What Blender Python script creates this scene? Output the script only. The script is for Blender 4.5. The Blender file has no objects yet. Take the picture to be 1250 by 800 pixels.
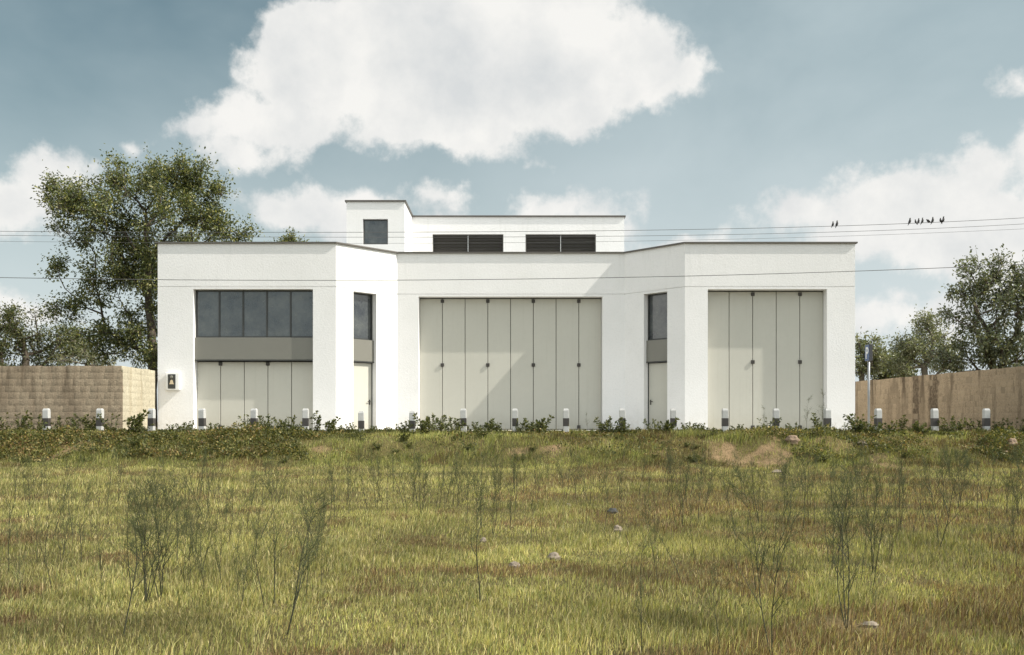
import bpy, bmesh, math, random
import numpy as np
from mathutils import Vector, Matrix
rng = np.random.default_rng(7)
random.seed(7)
R = math.radians
scene = bpy.context.scene
COL = scene.collection
F = 1156.0; CZ = 0.30; CX0 = 625.0; HY = 515.0          # lens (in photo pixels), eye height, image centre, horizon
def wx(px, Y): return (px - CX0) * Y / F
def wz(py, Y): return CZ + (HY - py) * Y / F

# ------------------------------------------------------------------ helpers
def tag(o, label=None, cat=None, group=None, kind=None):
    if label: o['label'] = label
    if cat: o['category'] = cat
    if group: o['group'] = group
    if kind: o['kind'] = kind
    return o
def empty(name, loc=(0, 0, 0), label=None, cat=None, group=None):
    o = bpy.data.objects.new(name, None); COL.objects.link(o)
    o.location = loc; o.empty_display_size = 0.3
    return tag(o, label, cat, group)
def link_mesh(name, me, mat=None, parent=None):
    o = bpy.data.objects.new(name, me); COL.objects.link(o)
    if mat: me.materials.append(mat)
    if parent:
        o.parent = parent
        if parent.type == 'EMPTY':
            o.matrix_parent_inverse = Matrix.Translation(-Vector(parent.location))
    return o
def obj(name, bm, mat=None, parent=None, smooth=False, bevel=0):
    if bevel:
        bmesh.ops.remove_doubles(bm, verts=bm.verts, dist=1e-5)
        bmesh.ops.bevel(bm, geom=[e for e in bm.edges if e.is_manifold and e.calc_face_angle(0) > 0.5],
                        offset=bevel, segments=1, affect='EDGES', profile=0.5, clamp_overlap=True)
    me = bpy.data.meshes.new(name)
    bmesh.ops.recalc_face_normals(bm, faces=bm.faces)
    bm.to_mesh(me); bm.free()
    if smooth:
        me.polygons.foreach_set('use_smooth', [True] * len(me.polygons))
    return link_mesh(name, me, mat, parent)
def np_mesh(name, V, faces_list, mat=None, parent=None, col=None, smooth=False):
    """faces_list: list of int arrays (n,k)"""
    me = bpy.data.meshes.new(name)
    me.vertices.add(len(V)); me.vertices.foreach_set('co', np.asarray(V, dtype=np.float32).ravel())
    nl = sum(f.size for f in faces_list); nf = sum(len(f) for f in faces_list)
    me.loops.add(nl); me.polygons.add(nf)
    idx = np.concatenate([f.ravel() for f in faces_list]).astype(np.int32)
    tot = np.concatenate([np.full(len(f), f.shape[1]) for f in faces_list]).astype(np.int32)
    st = np.concatenate([[0], np.cumsum(tot)[:-1]]).astype(np.int32)
    me.loops.foreach_set('vertex_index', idx)
    me.polygons.foreach_set('loop_start', st)
    me.polygons.foreach_set('loop_total', tot)
    if smooth: me.polygons.foreach_set('use_smooth', np.ones(nf, dtype=bool))
    if col is not None:
        a = me.color_attributes.new('tint', 'FLOAT_COLOR', 'POINT')
        c = np.ones((len(V), 4), dtype=np.float32); c[:, :3] = col
        a.data.foreach_set('color', c.ravel())
    me.update(calc_edges=True)
    me.validate()
    return link_mesh(name, me, mat, parent)
def copy_tree(o, parent=None):
    c = o.copy(); COL.objects.link(c); c.parent = parent
    if parent is not None: c.matrix_parent_inverse = o.matrix_parent_inverse.copy()
    for ch in o.children: copy_tree(ch, c)
    return c
def box(bm, x0, x1, y0, y1, z0, z1, M=None):
    vs = [bm.verts.new((x, y, z)) for z in (z0, z1) for x, y in ((x0, y0), (x1, y0), (x1, y1), (x0, y1))]
    for f in ((3, 2, 1, 0), (4, 5, 6, 7), (0, 1, 5, 4), (1, 2, 6, 5), (2, 3, 7, 6), (3, 0, 4, 7)):
        bm.faces.new([vs[i] for i in f])
    if M is not None:
        bmesh.ops.transform(bm, matrix=M, verts=vs)
    return vs
def tube(bm, pts, rad, n=8, caps=True):
    pts = [Vector(p) for p in pts]; rings = []
    if not hasattr(rad, '__len__'): rad = [rad] * len(pts)
    for i, p in enumerate(pts):
        d = (pts[min(i + 1, len(pts) - 1)] - pts[max(i - 1, 0)]).normalized()
        a = d.orthogonal().normalized() if abs(d.z) > .95 else d.cross(Vector((0, 0, 1))).normalized()
        b = d.cross(a)
        rings.append([bm.verts.new(p + (a * math.cos(t) + b * math.sin(t)) * rad[i]) for t in [k * 2 * math.pi / n for k in range(n)]])
    for r0, r1 in zip(rings, rings[1:]):
        for k in range(n):
            bm.faces.new((r0[k], r0[(k + 1) % n], r1[(k + 1) % n], r1[k]))
    if caps:
        bm.faces.new(rings[0][::-1]); bm.faces.new(rings[-1])
def hash2(ix, iy, s):
    h = np.sin(ix * 127.1 + iy * 311.7 + s * 74.7) * 43758.5453
    return h - np.floor(h)
def vnoise(x, y, s=0):
    x = np.asarray(x, float); y = np.asarray(y, float)
    ix = np.floor(x); iy = np.floor(y); fx = x - ix; fy = y - iy
    fx = fx * fx * (3 - 2 * fx); fy = fy * fy * (3 - 2 * fy)
    a = hash2(ix, iy, s); b = hash2(ix + 1, iy, s); c = hash2(ix, iy + 1, s); d = hash2(ix + 1, iy + 1, s)
    return (a * (1 - fx) + b * fx) * (1 - fy) + (c * (1 - fx) + d * fx) * fy
def fbm(x, y, s=0, o=4):
    t = 0; a = .5
    for k in range(o):
        t = t + a * vnoise(np.asarray(x) * 2**k, np.asarray(y) * 2**k, s + k); a *= .5
    return t / (1 - .5**o)
def sstep(a, b, x):
    t = np.clip((x - a) / (b - a), 0, 1); return t * t * (3 - 2 * t)

# ------------------------------------------------------------------ materials
class NT:
    def __init__(s, tree): s.t = tree; tree.nodes.clear()
    def n(s, typ, ins=None, **kw):
        nd = s.t.nodes.new(typ)
        for k, v in kw.items(): setattr(nd, k, v)
        for k, v in (ins or {}).items():
            sock = nd.inputs[k]
            if isinstance(v, bpy.types.NodeSocket): s.t.links.new(v, sock)
            elif isinstance(v, bpy.types.Node): s.t.links.new(v.outputs[0], sock)
            else: sock.default_value = v
        return nd
    def math(s, op, a, b=None, c=None, clamp=False):
        ins = {0: a}
        if b is not None: ins[1] = b
        if c is not None: ins[2] = c
        return s.n('ShaderNodeMath', ins, operation=op, use_clamp=clamp).outputs[0]
    def mix(s, f, a, b, blend='MIX'):
        nd = s.t.nodes.new('ShaderNodeMix'); nd.data_type = 'RGBA'; nd.blend_type = blend
        for i, v in ((0, f), (6, a), (7, b)):
            sock = nd.inputs[i]
            if isinstance(v, bpy.types.NodeSocket): s.t.links.new(v, sock)
            elif isinstance(v, (tuple, list)) and len(v) == 3: sock.default_value = (*v, 1)
            else: sock.default_value = v
        return nd.outputs[2]
    def ramp(s, f, stops):
        nd = s.n('ShaderNodeValToRGB', {0: f}); e = nd.color_ramp.elements
        while len(e) < len(stops): e.new(.5)
        for el, (p, c) in zip(e, stops):
            el.position = p; el.color = (*c, 1) if len(c) == 3 else c
        return nd.outputs[0]
    def noise(s, vec, scale, detail=4, rough=.55, out=0, dist=0):
        return s.n('ShaderNodeTexNoise', {'Vector': vec, 'Scale': scale, 'Detail': detail, 'Roughness': rough, 'Distortion': dist}).outputs[out]
    def maprange(s, v, a, b, c, d, smooth=False):
        return s.n('ShaderNodeMapRange', {0: v, 1: a, 2: b, 3: c, 4: d}, interpolation_type='SMOOTHSTEP' if smooth else 'LINEAR').outputs[0]
def material(name):
    m = bpy.data.materials.new(name); m.use_nodes = True
    return m, NT(m.node_tree)
def out(t, sh): t.n('ShaderNodeOutputMaterial', {0: sh})
def objpos(t): return t.n('ShaderNodeTexCoord').outputs['Object']

def mat_plain(name, c, rough=.6, metal=0, var=.12, scale=6, bump=0, bscale=60, spec=.5):
    m, t = material(name); p = objpos(t)
    n1 = t.noise(p, scale, 5)
    col = t.mix(n1, tuple(x * (1 - var) for x in c), tuple(min(1, x * (1 + var)) for x in c))
    ins = {'Base Color': col, 'Roughness': rough, 'Metallic': metal, 'Specular IOR Level': spec}
    if bump:
        ins['Normal'] = t.n('ShaderNodeBump', {'Strength': bump, 'Distance': .01, 'Height': t.noise(p, bscale, 4)}).outputs[0]
    out(t, t.n('ShaderNodeBsdfPrincipled', ins)); return m

def mat_stucco():
    m, t = material('white_render'); p = objpos(t)
    big = t.noise(p, .55, 5, .6); fine = t.noise(p, 14, 5, .7); mid = t.noise(p, 3.0, 4, .6)
    st = t.n('ShaderNodeMapping', {'Vector': p, 'Scale': (5, 5, .35)}).outputs[0]
    streak = t.noise(st, 1.2, 5, .65)
    c = t.mix(t.maprange(big, .35, .7, 0, 1), (.82, .812, .805), (.77, .765, .755))
    c = t.mix(t.maprange(fine, .52, .72, 0, .34), c, (.62, .62, .61))
    c = t.mix(t.maprange(mid, .58, .75, 0, .16), c, (.66, .66, .62))
    z = t.n('ShaderNodeSeparateXYZ', {0: p}).outputs[2]
    low = t.maprange(z, .0, .9, .42, 0, True)
    c = t.mix(t.math('MULTIPLY', low, t.maprange(t.noise(p, 4, 5, .7), .35, .65, 0, 1)), c, (.55, .51, .44))
    c = t.mix(t.math('MULTIPLY', t.maprange(streak, .56, .74, 0, .3), t.maprange(z, 3.8, 6.6, .1, 1)), c, (.60, .60, .57))
    h = t.math('ADD', t.math('MULTIPLY', fine, 1.0), t.math('MULTIPLY', t.noise(p, 34, 3), .5))
    bp = t.n('ShaderNodeBump', {'Strength': .42, 'Distance': .02, 'Height': h}).outputs[0]
    out(t, t.n('ShaderNodeBsdfPrincipled', {'Base Color': c, 'Roughness': .9, 'Normal': bp, 'Specular IOR Level': .2})); return m

def mat_door():
    m, t = material('painted_door'); p = objpos(t)
    a = t.noise(p, 1.1, 5, .6); b = t.noise(p, 9, 5, .7)
    st = t.n('ShaderNodeMapping', {'Vector': p, 'Scale': (14, 14, .4)}).outputs[0]
    c = t.mix(a, (.465, .455, .40), (.515, .505, .445))
    c = t.mix(t.maprange(b, .5, .75, 0, .3), c, (.43, .425, .365))
    c = t.mix(t.maprange(t.noise(st, 1, 4), .55, .75, 0, .25), c, (.40, .39, .33))
    z = t.n('ShaderNodeSeparateXYZ', {0: p}).outputs[2]
    c = t.mix(t.math('MULTIPLY', t.maprange(z, 0, .8, .5, 0, True), b), c, (.33, .29, .22))
    bp = t.n('ShaderNodeBump', {'Strength': .12, 'Distance': .01, 'Height': t.noise(p, 30, 4)}).outputs[0]
    out(t, t.n('ShaderNodeBsdfPrincipled', {'Base Color': c, 'Roughness': .55, 'Normal': bp})); return m

def mat_glass():
    m, t = material('window_glass'); p = objpos(t)
    d = t.noise(p, 2.2, 6, .7); e = t.noise(p, 16, 3)
    c = t.mix(t.maprange(t.noise(p, 1.1, 7, .72), .38, .72, 0, .8), (.012, .018, .024), (.125, .135, .125))  # dirt mottling, also painted in for uneven cloud reflections
    bp = t.n('ShaderNodeBump', {'Strength': .05, 'Distance': .01, 'Height': t.noise(p, 1.3, 2)}).outputs[0]
    out(t, t.n('ShaderNodeBsdfPrincipled', {'Base Color': c, 'Roughness': t.maprange(t.math('ADD', d, e), .8, 1.3, .05, .3), 'IOR': 1.75, 'Normal': bp})); return m

def mat_block(name, c1, c2, stain, drips=()):
    m, t = material(name); p = objpos(t)
    g = t.n('ShaderNodeAttribute', attribute_name='tint').outputs['Fac']
    a = t.noise(p, 2.0, 6, .65); b = t.noise(p, 18, 5, .75)
    c = t.mix(t.maprange(g, 0, 1, .36, .64), c1, c2)
    c = t.mix(t.maprange(b, .42, .66, 0, .6), c, tuple(x * .55 for x in c1))
    c = t.mix(t.maprange(t.noise(p, 6.5, 6, .75), .56, .68, 0, .75), c, tuple(x * .4 for x in c1))
    c = t.mix(t.maprange(a, .52, .7, 0, .35), c, tuple(min(1, x * 1.25) for x in c2))
    st = t.n('ShaderNodeMapping', {'Vector': p, 'Scale': (1.6, 1.6, .22)}).outputs[0]
    z = t.n('ShaderNodeSeparateXYZ', {0: p}).outputs[2]
    s = t.math('MULTIPLY', t.maprange(t.noise(st, 1.1, 6, .7), .50, .64, 0, 1), t.maprange(z, .2, 2.1, .35, 1.0))
    c = t.mix(s, c, stain)
    yy = t.n('ShaderNodeSeparateXYZ', {0: p}).outputs[1]
    for yc, wd in drips:
        dd = t.math('ABSOLUTE', t.math('SUBTRACT', t.math('ADD', yy, t.math('MULTIPLY', t.noise(p, 2.5, 4), .5)), yc + .25))
        c = t.mix(t.math('MULTIPLY', t.maprange(dd, wd * .5, wd, 1.0, 0, True), t.maprange(t.noise(p, 9, 4), .3, .6, .5, 1)), c, stain)
    bp = t.n('ShaderNodeBump', {'Strength': .6, 'Distance': .03, 'Height': t.math('ADD', b, t.noise(p, 45, 3))}).outputs[0]
    out(t, t.n('ShaderNodeBsdfPrincipled', {'Base Color': c, 'Roughness': .95, 'Normal': bp, 'Specular IOR Level': .15})); return m

def mat_leaf(name, gain=(1, 1, 1), trans=.35, rough=.5, spec=.35):
    m, t = material(name)
    c = t.n('ShaderNodeAttribute', attribute_name='tint').outputs['Color']
    c = t.mix(1.0, c, gain, 'MULTIPLY')
    pr = t.n('ShaderNodeBsdfPrincipled', {'Base Color': c, 'Roughness': rough, 'Specular IOR Level': spec})
    tr = t.n('ShaderNodeBsdfTranslucent', {'Color': t.mix(1.0, c, (1.15, 1.25, .6), 'MULTIPLY')})
    out(t, t.n('ShaderNodeMixShader', {0: trans, 1: pr, 2: tr})); return m

def mat_bark(name, c):
    m, t = material(name); p = objpos(t)
    v = t.n('ShaderNodeMapping', {'Vector': p, 'Scale': (9, 9, 1.6)}).outputs[0]
    n = t.noise(v, 2, 6, .7)
    bp = t.n('ShaderNodeBump', {'Strength': .8, 'Distance': .04, 'Height': n}).outputs[0]
    out(t, t.n('ShaderNodeBsdfPrincipled', {'Base Color': t.mix(n, tuple(x * .5 for x in c), tuple(x * 1.4 for x in c)), 'Roughness': .95, 'Normal': bp})); return m

def mat_ground():
    m, t = material('meadow_soil'); p = objpos(t)
    s = t.n('ShaderNodeAttribute', attribute_name='tint').outputs['Fac']
    a = t.noise(p, .5, 6, .6); b = t.noise(p, 7, 6, .7)
    turf = t.mix(a, (.10, .088, .034), (.16, .13, .055))
    turf = t.mix(t.maprange(b, .45, .7, 0, .6), turf, (.06, .05, .022))
    soil = t.mix(b, (.15, .10, .055), (.36, .25, .14))
    soil = t.mix(t.maprange(t.noise(p, 28, 4), .55, .7, 0, .5), soil, (.48, .36, .22))
    c = t.mix(s, turf, t.mix(t.maprange(t.noise(p, 11, 5, .75), .52, .64, 0, .65), soil, (.085, .07, .035)))
    bp = t.n('ShaderNodeBump', {'Strength': .9, 'Distance': .06, 'Height': t.math('ADD', b, t.noise(p, 30, 4))}).outputs[0]
    out(t, t.n('ShaderNodeBsdfPrincipled', {'Base Color': c, 'Roughness': .95, 'Normal': bp, 'Specular IOR Level': .1})); return m

def mat_rock(name, c):
    m, t = material(name); p = objpos(t)
    a = t.noise(p, 4, 6, .7)
    bp = t.n('ShaderNodeBump', {'Strength': .8, 'Distance': .03, 'Height': t.noise(p, 14, 6, .7)}).outputs[0]
    out(t, t.n('ShaderNodeBsdfPrincipled', {'Base Color': t.mix(a, tuple(x * .55 for x in c), tuple(min(1, x * 1.35) for x in c)), 'Roughness': .9, 'Normal': bp})); return m

M_STUCCO = mat_stucco(); M_DOOR = mat_door(); M_GLASS = mat_glass()
M_FRAME = mat_plain('dark_frame', (.05, .052, .05), .45, .3, .1)
M_PANEL = mat_plain('bronze_panel', (.18, .175, .15), .38, 0, .06, 2)
M_HINGE = mat_plain('hinge_metal', (.055, .05, .045), .5, .4)
M_GASKET = mat_plain('gasket', (.03, .03, .028), .8)
M_COPING = mat_plain('coping_metal', (.12, .11, .098), .5, .5, .2, 3)
M_ROOF = mat_plain('roof_membrane', (.35, .35, .34), .9, 0, .2, 2)
M_LOUVRE = mat_plain('louvre_metal', (.075, .07, .062), .5, .3, .1)
M_ALU = mat_plain('aluminium', (.45, .45, .44), .35, .8)
M_APRON = mat_plain('forecourt_concrete', (.38, .36, .32), .9, 0, .25, 1.5, .5, 30)
M_WHITE = mat_plain('white_paint', (.47, .47, .455), .6, 0, .2, 14, .3, 40)
M_BLACK = mat_plain('black_band_paint', (.045, .04, .036), .55, 0, .3, 9)
M_POLE = mat_plain('galvanised_steel', (.36, .37, .38), .5, .6, .15, 8)
M_BLUE = mat_plain('sign_blue', (.035, .085, .22), .4, 0, .08)
M_SIGNW = mat_plain('sign_white', (.80, .80, .79), .4, 0, .03)
M_SIGNED = mat_plain('sign_edge', (.06, .06, .065), .5, .2)
M_WIRE = mat_plain('wire_sheath', (.10, .10, .10), .6)
M_BIRD = mat_plain('bird_feather', (.028, .026, .025), .55, 0, .5, 40)
M_AMBER = mat_plain('amber_symbol', (.60, .50, .34), .5)
M_BLOCK = mat_block('tan_block', (.36, .285, .20), (.40, .325, .235), (.17, .13, .09))
M_BLOCKC = mat_block('pale_block', (.46, .415, .31), (.50, .455, .345), (.34, .29, .20))
M_BLOCK2 = mat_block('brown_block', (.33, .255, .17), (.375, .295, .20), (.10, .075, .05), ((37.95, .34), (36.65, .5)))
M_MORTAR = mat_plain('mortar', (.30, .245, .17), .95, 0, .25, 4, .5, 40)
M_MORTAR2 = mat_plain('brown_mortar', (.24, .185, .12), .95, 0, .25, 4, .5, 40)
M_BARK = mat_bark('bark', (.095, .075, .055)); M_BARK2 = mat_bark('grey_bark', (.16, .135, .105))
M_GROUND = mat_ground()
M_GRASS = mat_leaf('grass_blade', (1, 1, 1), .42, .55, .25)
M_COVER = mat_leaf('cover_leaf', (1, 1, 1), .3, .5, .3)
M_CROWN = mat_leaf('tree_leaf', (1, 1, 1), .28, .42, .45)
M_WEED = mat_plain('weed_stem', (.034, .036, .015), .8, 0, .35, 5)
M_WEEDT = mat_leaf('weed_twig', (1, 1, 1), .2, .8, .1)
M_ROCK = mat_rock('pale_rock', (.25, .205, .155)); M_ROCK2 = mat_rock('brown_rock', (.24, .17, .115)); M_ROCK3 = mat_rock('dark_rock', (.05, .05, .048))

# ------------------------------------------------------------------ terrain
SOIL_PX = [(672, 545, 26, 6, 1), (640, 551, 26, 4, .8), (588, 546, 7, 8, .8), (925, 556, 48, 14, 1), (905, 566, 30, 7, .9), (870, 548, 14, 8, .7), (1085, 570, 12, 9, .8),
           (105, 549, 34, 8, .9), (22, 554, 14, 8, .8), (60, 560, 18, 5, .6), (302, 548, 16, 5, .8), (395, 549, 10, 4, .7), (740, 541, 10, 5, .6), (1012, 540, 36, 8, .55),
           (812, 553, 18, 5, .45), (250, 562, 20, 5, .5), (1180, 545, 20, 5, .5), (625, 690, 26, 4, .35), (760, 615, 18, 3, .3), (1050, 762, 34, 6, .5)]
def base_h(x, y):
    x = np.asarray(x, float); y = np.asarray(y, float)
    e0 = 25.4 + .9 * (fbm(x * .22 + 3, y * 0 + 1.5, 11, 3) - .5) * 2
    t = sstep(e0, 29.7 + .5 * (fbm(x * .35, y * 0 + 9.3, 13, 3) - .5), y)
    h = -1.2 + .24 * sstep(14, 26, y) + .85 * t + .075 * sstep(29.5, 31.4, y)
    near = 1 - sstep(29.6, 31.2, y) * .8
    h = h + near * (.09 * (fbm(x * .35, y * .35, 1, 4) - .5) + .035 * (fbm(x * 2, y * 2, 5, 3) - .5))
    bank = sstep(25.5, 27, y) * (1 - sstep(28.6, 29.8, y))
    h = h + bank * .5 * (fbm(x * .75 + 8, y * .75, 21, 4) - .5)
    h = h + .24 * np.exp(-((x - 7.5) / 1.4)**2 - ((y - 28.0) / .9)**2)
    h = np.where(y > 29.6, np.minimum(h, -.014), h)
    return h
def ground_at(px, py):
    sx = (px - CX0) / F; sz = (HY - py) / F; Y = 3.0
    while Y < 34:
        if CZ + sz * Y < float(base_h(sx * Y, Y)): break
        Y += .03
    return sx * Y, Y, float(base_h(sx * Y, Y))
SOIL = []
for px, py, rx, ry, a in SOIL_PX:
    X, Y, Z = ground_at(px, py); _, Ya, _ = ground_at(px, py + ry); _, Yb, _ = ground_at(px, py - ry)
    SOIL.append((X, Y, rx * Y / F, max(.25, abs(Yb - Ya) / 2), a))
def soil(x, y):
    s = np.zeros(np.shape(x)); n = fbm(np.asarray(x) * 1.6, np.asarray(y) * 1.6, 31, 4)
    for X, Y, rx, ry, a in SOIL:
        d = np.sqrt(((x - X) / rx)**2 + ((y - Y) / ry)**2)
        s = np.maximum(s, a * (1 - sstep(.55, 1.15, d + (n - .5) * 2.4)))
    return s * (.62 + .38 * sstep(.40, .52, fbm(np.asarray(x) * 3.3, np.asarray(y) * 3.3, 37, 3)))
def axis(segs):
    r = []
    for a, b, st in segs: r += list(np.arange(a, b, st))
    return np.array(r + [segs[-1][1]])
gx = axis([(-900, -100, 100), (-100, -30, 7), (-30, 30, .2), (30, 100, 7), (100, 900, 100)])
gy = axis([(-300, -20, 40), (-20, 2, 1), (2, 24, .25), (24, 31.6, .14), (31.6, 60, 2), (60, 200, 20), (200, 1500, 130)])
XX, YY = np.meshgrid(gx, gy); ZZ = base_h(XX, YY)
nx, ny = len(gx), len(gy)
ii = (np.arange(ny - 1)[:, None] * nx + np.arange(nx - 1)[None]).ravel()
sm = soil(XX.ravel(), YY.ravel())
g = np_mesh('ground', np.stack([XX.ravel(), YY.ravel(), ZZ.ravel()], 1), [np.stack([ii, ii + 1, ii + nx + 1, ii + nx], 1)], M_GROUND,
            col=np.repeat(sm[:, None], 3, 1), smooth=True)
tag(g, 'rough meadow ground rising to a low bank', None, None, 'structure')
bm = bmesh.new()
vs = [bm.verts.new(v) for v in ((-12.74, 31.35, -.004), (15.6, 31.35, -.004), (15.6, 62, -.004), (-12.74, 62, -.004))]; bm.faces.new(vs)
tag(obj('forecourt', bm, M_APRON), 'pale concrete forecourt around the building', None, None, 'structure')

# ------------------------------------------------------------------ building
B = empty('garage_building', (0, 40, 0), 'white rendered garage building with tall folding doors and a raised louvred roof block', 'building')
ZT = 6.70; ZJ = 5.15; ZO = 5.06
P = [(-12.72, 34.0), (-6.32, 34.0), (-4.36, 36.0), (4.27, 36.0), (6.21, 34.0), (12.32, 34.0)]
DEPTH = 52.0
def wall_panel(bm, A, Bp, z0, z1, opens, th, off=0.0):
    A = Vector((*A, 0)); Bp = Vector((*Bp, 0)); d = (Bp - A); L = d.length; d.normalize(); n = Vector((d.y, -d.x, 0))
    us = sorted({0, L} | {o[0] for o in opens} | {o[1] for o in opens})
    zs = sorted({z0, z1} | {z for o in opens for z in o[2:4] if z0 < z < z1})
    def solid(i, j):
        if not (0 <= i < len(us) - 1 and 0 <= j < len(zs) - 1): return False
        u = (us[i] + us[i + 1]) / 2; z = (zs[j] + zs[j + 1]) / 2
        return not any(o[0] < u < o[1] and o[2] < z < o[3] for o in opens)
    cache = {}
    def v(i, j, k):
        if (i, j, k) not in cache: cache[i, j, k] = bm.verts.new(A + d * us[i] + n * (off - k * th) + Vector((0, 0, zs[j])))
        return cache[i, j, k]
    for i in range(len(us) - 1):
        for j in range(len(zs) - 1):
            if not solid(i, j): continue
            for k in (0, 1): bm.faces.new((v(i, j, k), v(i + 1, j, k), v(i + 1, j + 1, k), v(i, j + 1, k)))
            if i > 0 and not solid(i - 1, j): bm.faces.new((v(i, j, 0), v(i, j + 1, 0), v(i, j + 1, 1), v(i, j, 1)))
            if i < len(us) - 2 and not solid(i + 1, j): bm.faces.new((v(i + 1, j, 0), v(i + 1, j + 1, 0), v(i + 1, j + 1, 1), v(i + 1, j, 1)))
            if not solid(i, j - 1): bm.faces.new((v(i, j, 0), v(i + 1, j, 0), v(i + 1, j, 1), v(i, j, 1)))
            if not solid(i, j + 1): bm.faces.new((v(i, j + 1, 0), v(i + 1, j + 1, 0), v(i + 1, j + 1, 1), v(i, j + 1, 1)))
def u_on(A, Bp, px):
    r = (px - CX0) / F; dx, dy = Bp[0] - A[0], Bp[1] - A[1]
    t = (r * A[1] - A[0]) / (dx - r * dy); return t * math.hypot(dx, dy)
OPEN = {0: (236, 382), 1: (431.5, 459.5), 2: (511, 735.5), 3: (786, 814.5), 4: (864, 1009.5)}
opens = {}
for i in range(5):
    A, Bp = P[i], P[i + 1]
    u0, u1 = u_on(A, Bp, OPEN[i][0]), u_on(A, Bp, OPEN[i][1]); opens[i] = (u0, u1)
    bm = bmesh.new()
    wall_panel(bm, A, Bp, -.3, ZJ - .012, [(u0, u1, -.5, ZO)], .5)
    wall_panel(bm, A, Bp, ZJ + .012, ZT, [], .5)
    wall_panel(bm, A, Bp, ZJ - .04, ZJ + .04, [], .3, -.022)
    obj('wall', bm, M_STUCCO, B)
for A, Bp in (((-12.72, DEPTH), (-12.72, 34.5)), ((12.32, 34.5), (12.32, DEPTH)), ((12.32, DEPTH), (-12.72, DEPTH))):
    bm = bmesh.new(); wall_panel(bm, A, Bp, -.3, ZT, [], .4); obj('wall', bm, M_STUCCO, B)
def offset_poly(pts, d):
    n = len(pts); r = []
    for i in range(n):
        a, b, c = Vector(pts[i - 1]), Vector(pts[i]), Vector(pts[(i + 1) % n])
        e1 = (b - a).normalized(); e2 = (c - b).normalized()
        n1 = Vector((e1.y, -e1.x)); n2 = Vector((e2.y, -e2.x))
        m = (n1 + n2); m = m / m.dot(n1) if m.length > 1e-6 else n1
        r.append(b + m * d)
    return r
def coping(pts, z0, z1, over, inn, mat=M_COPING):
    bm = bmesh.new(); o, i_ = offset_poly(pts, over), offset_poly(pts, -inn); n = len(pts)
    V = {(k, z): [bm.verts.new((*p, z)) for p in (o, i_)[k]] for k in (0, 1) for z in (z0, z1)}
    for a in range(n):
        b = (a + 1) % n
        bm.faces.new((V[0, z0][a], V[0, z0][b], V[0, z1][b], V[0, z1][a]))
        bm.faces.new((V[1, z0][a], V[1, z1][a], V[1, z1][b], V[1, z0][b]))
        bm.faces.new((V[0, z1][a], V[0, z1][b], V[1, z1][b], V[1, z1][a]))
        bm.faces.new((V[0, z0][a], V[1, z0][a], V[1, z0][b], V[0, z0][b]))
    return obj('coping', bm, mat, B)
OUT = P + [(12.32, DEPTH), (-12.72, DEPTH)]
coping(OUT, ZT - .003, ZT + .05, .07, .42)
bm = bmesh.new(); bm.faces.new([bm.verts.new((*p, 6.35)) for p in offset_poly(OUT, -.3)])
bmesh.ops.triangulate(bm, faces=bm.faces); obj('roof', bm, M_ROOF, B)

def frame_M(i, u, depth):
    """local frame on wall i: x along the wall from u, y into the wall, z up; origin at the given depth behind the face"""
    A, Bp = Vector((*P[i], 0)), Vector((*P[i + 1], 0)); d = (Bp - A).normalized(); n = Vector((d.y, -d.x, 0))
    o = A + d * u - n * depth
    return Matrix(((d.x, -n.x, 0, o.x), (d.y, -n.y, 0, o.y), (0, 0, 1, 0), (0, 0, 0, 1)))
DD = .39; SD = .14
def folding_door(i, z1, nleaf, hinge_lines, hinge_z, label):
    u0, u1 = opens[i]; M = frame_M(i, u0, DD); w = u1 - u0; g_ = .022; lw = w / nleaf
    d = bmesh.new(); box(d, 0, w, .055, .10, -.02, z1, M)
    root = obj('folding_door', d, M_GASKET, B); root['label'] = label
    for k in range(nleaf):
        b = bmesh.new(); box(b, k * lw + g_ / 2, (k + 1) * lw - g_ / 2, 0, .05, .015, z1 - .02, M)
        obj('door_leaf', b, M_DOOR, root, bevel=.006)
    for k in hinge_lines:
        for z in hinge_z:
            b = bmesh.new(); box(b, k * lw - .065, k * lw + .065, -.045, -.002, z - .065, z + .065, M)
            obj('hinge', b, M_HINGE, root, bevel=.01)
    return root
folding_door(2, ZO - .02, 8, (1, 3, 5, 7), (4.93, 2.48, .10), 'wide central folding door of eight pale leaves')
folding_door(4, ZO - .02, 5, (2, 4), (4.93, 2.47, .10), 'tall folding door of five pale leaves')
folding_door(0, 2.49, 5, (1, 3), (2.40, .10), 'low folding door of five pale leaves under a window')
def window(i, z0, z1, n, depth=SD + .10):
    u0, u1 = opens[i]; M = frame_M(i, u0, depth); w = u1 - u0; f = bmesh.new(); fw = .055
    box(f, 0, w, 0, .06, z1 - fw, z1, M); box(f, 0, w, 0, .06, z0, z0 + fw, M)
    for k in range(n + 1):
        c = k * w / n; a = max(0, c - fw / 2 if 0 < k < n else (c if k == 0 else w - fw))
        box(f, a, a + fw, -.004, .058, z0 + fw, z1 - fw, M)
    fr = obj('window', f, M_FRAME, B)
    for k in range(n):
        b = bmesh.new(); box(b, k * w / n + .02, (k + 1) * w / n - .02, .03, .042, z0 + .03, z1 - .03, M)
        obj('pane', b, M_GLASS, fr)
    return fr
def spandrel(i, z0, z1):
    u0, u1 = opens[i]; M = frame_M(i, u0, SD); b = bmesh.new(); w = u1 - u0
    box(b, .004, w - .004, 0, .22, z0, z1, M); obj('spandrel_panel', b, M_PANEL, B, bevel=.008)
    b = bmesh.new(); box(b, .002, w - .002, -.012, .2, z0 - .035, z0 - .002, M); obj('trim', b, M_FRAME, B)
for i, n in ((0, 5), (1, 1), (3, 1)):
    window(i, 3.335, ZO - .004, n); spandrel(i, 2.535, 3.333)
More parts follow.
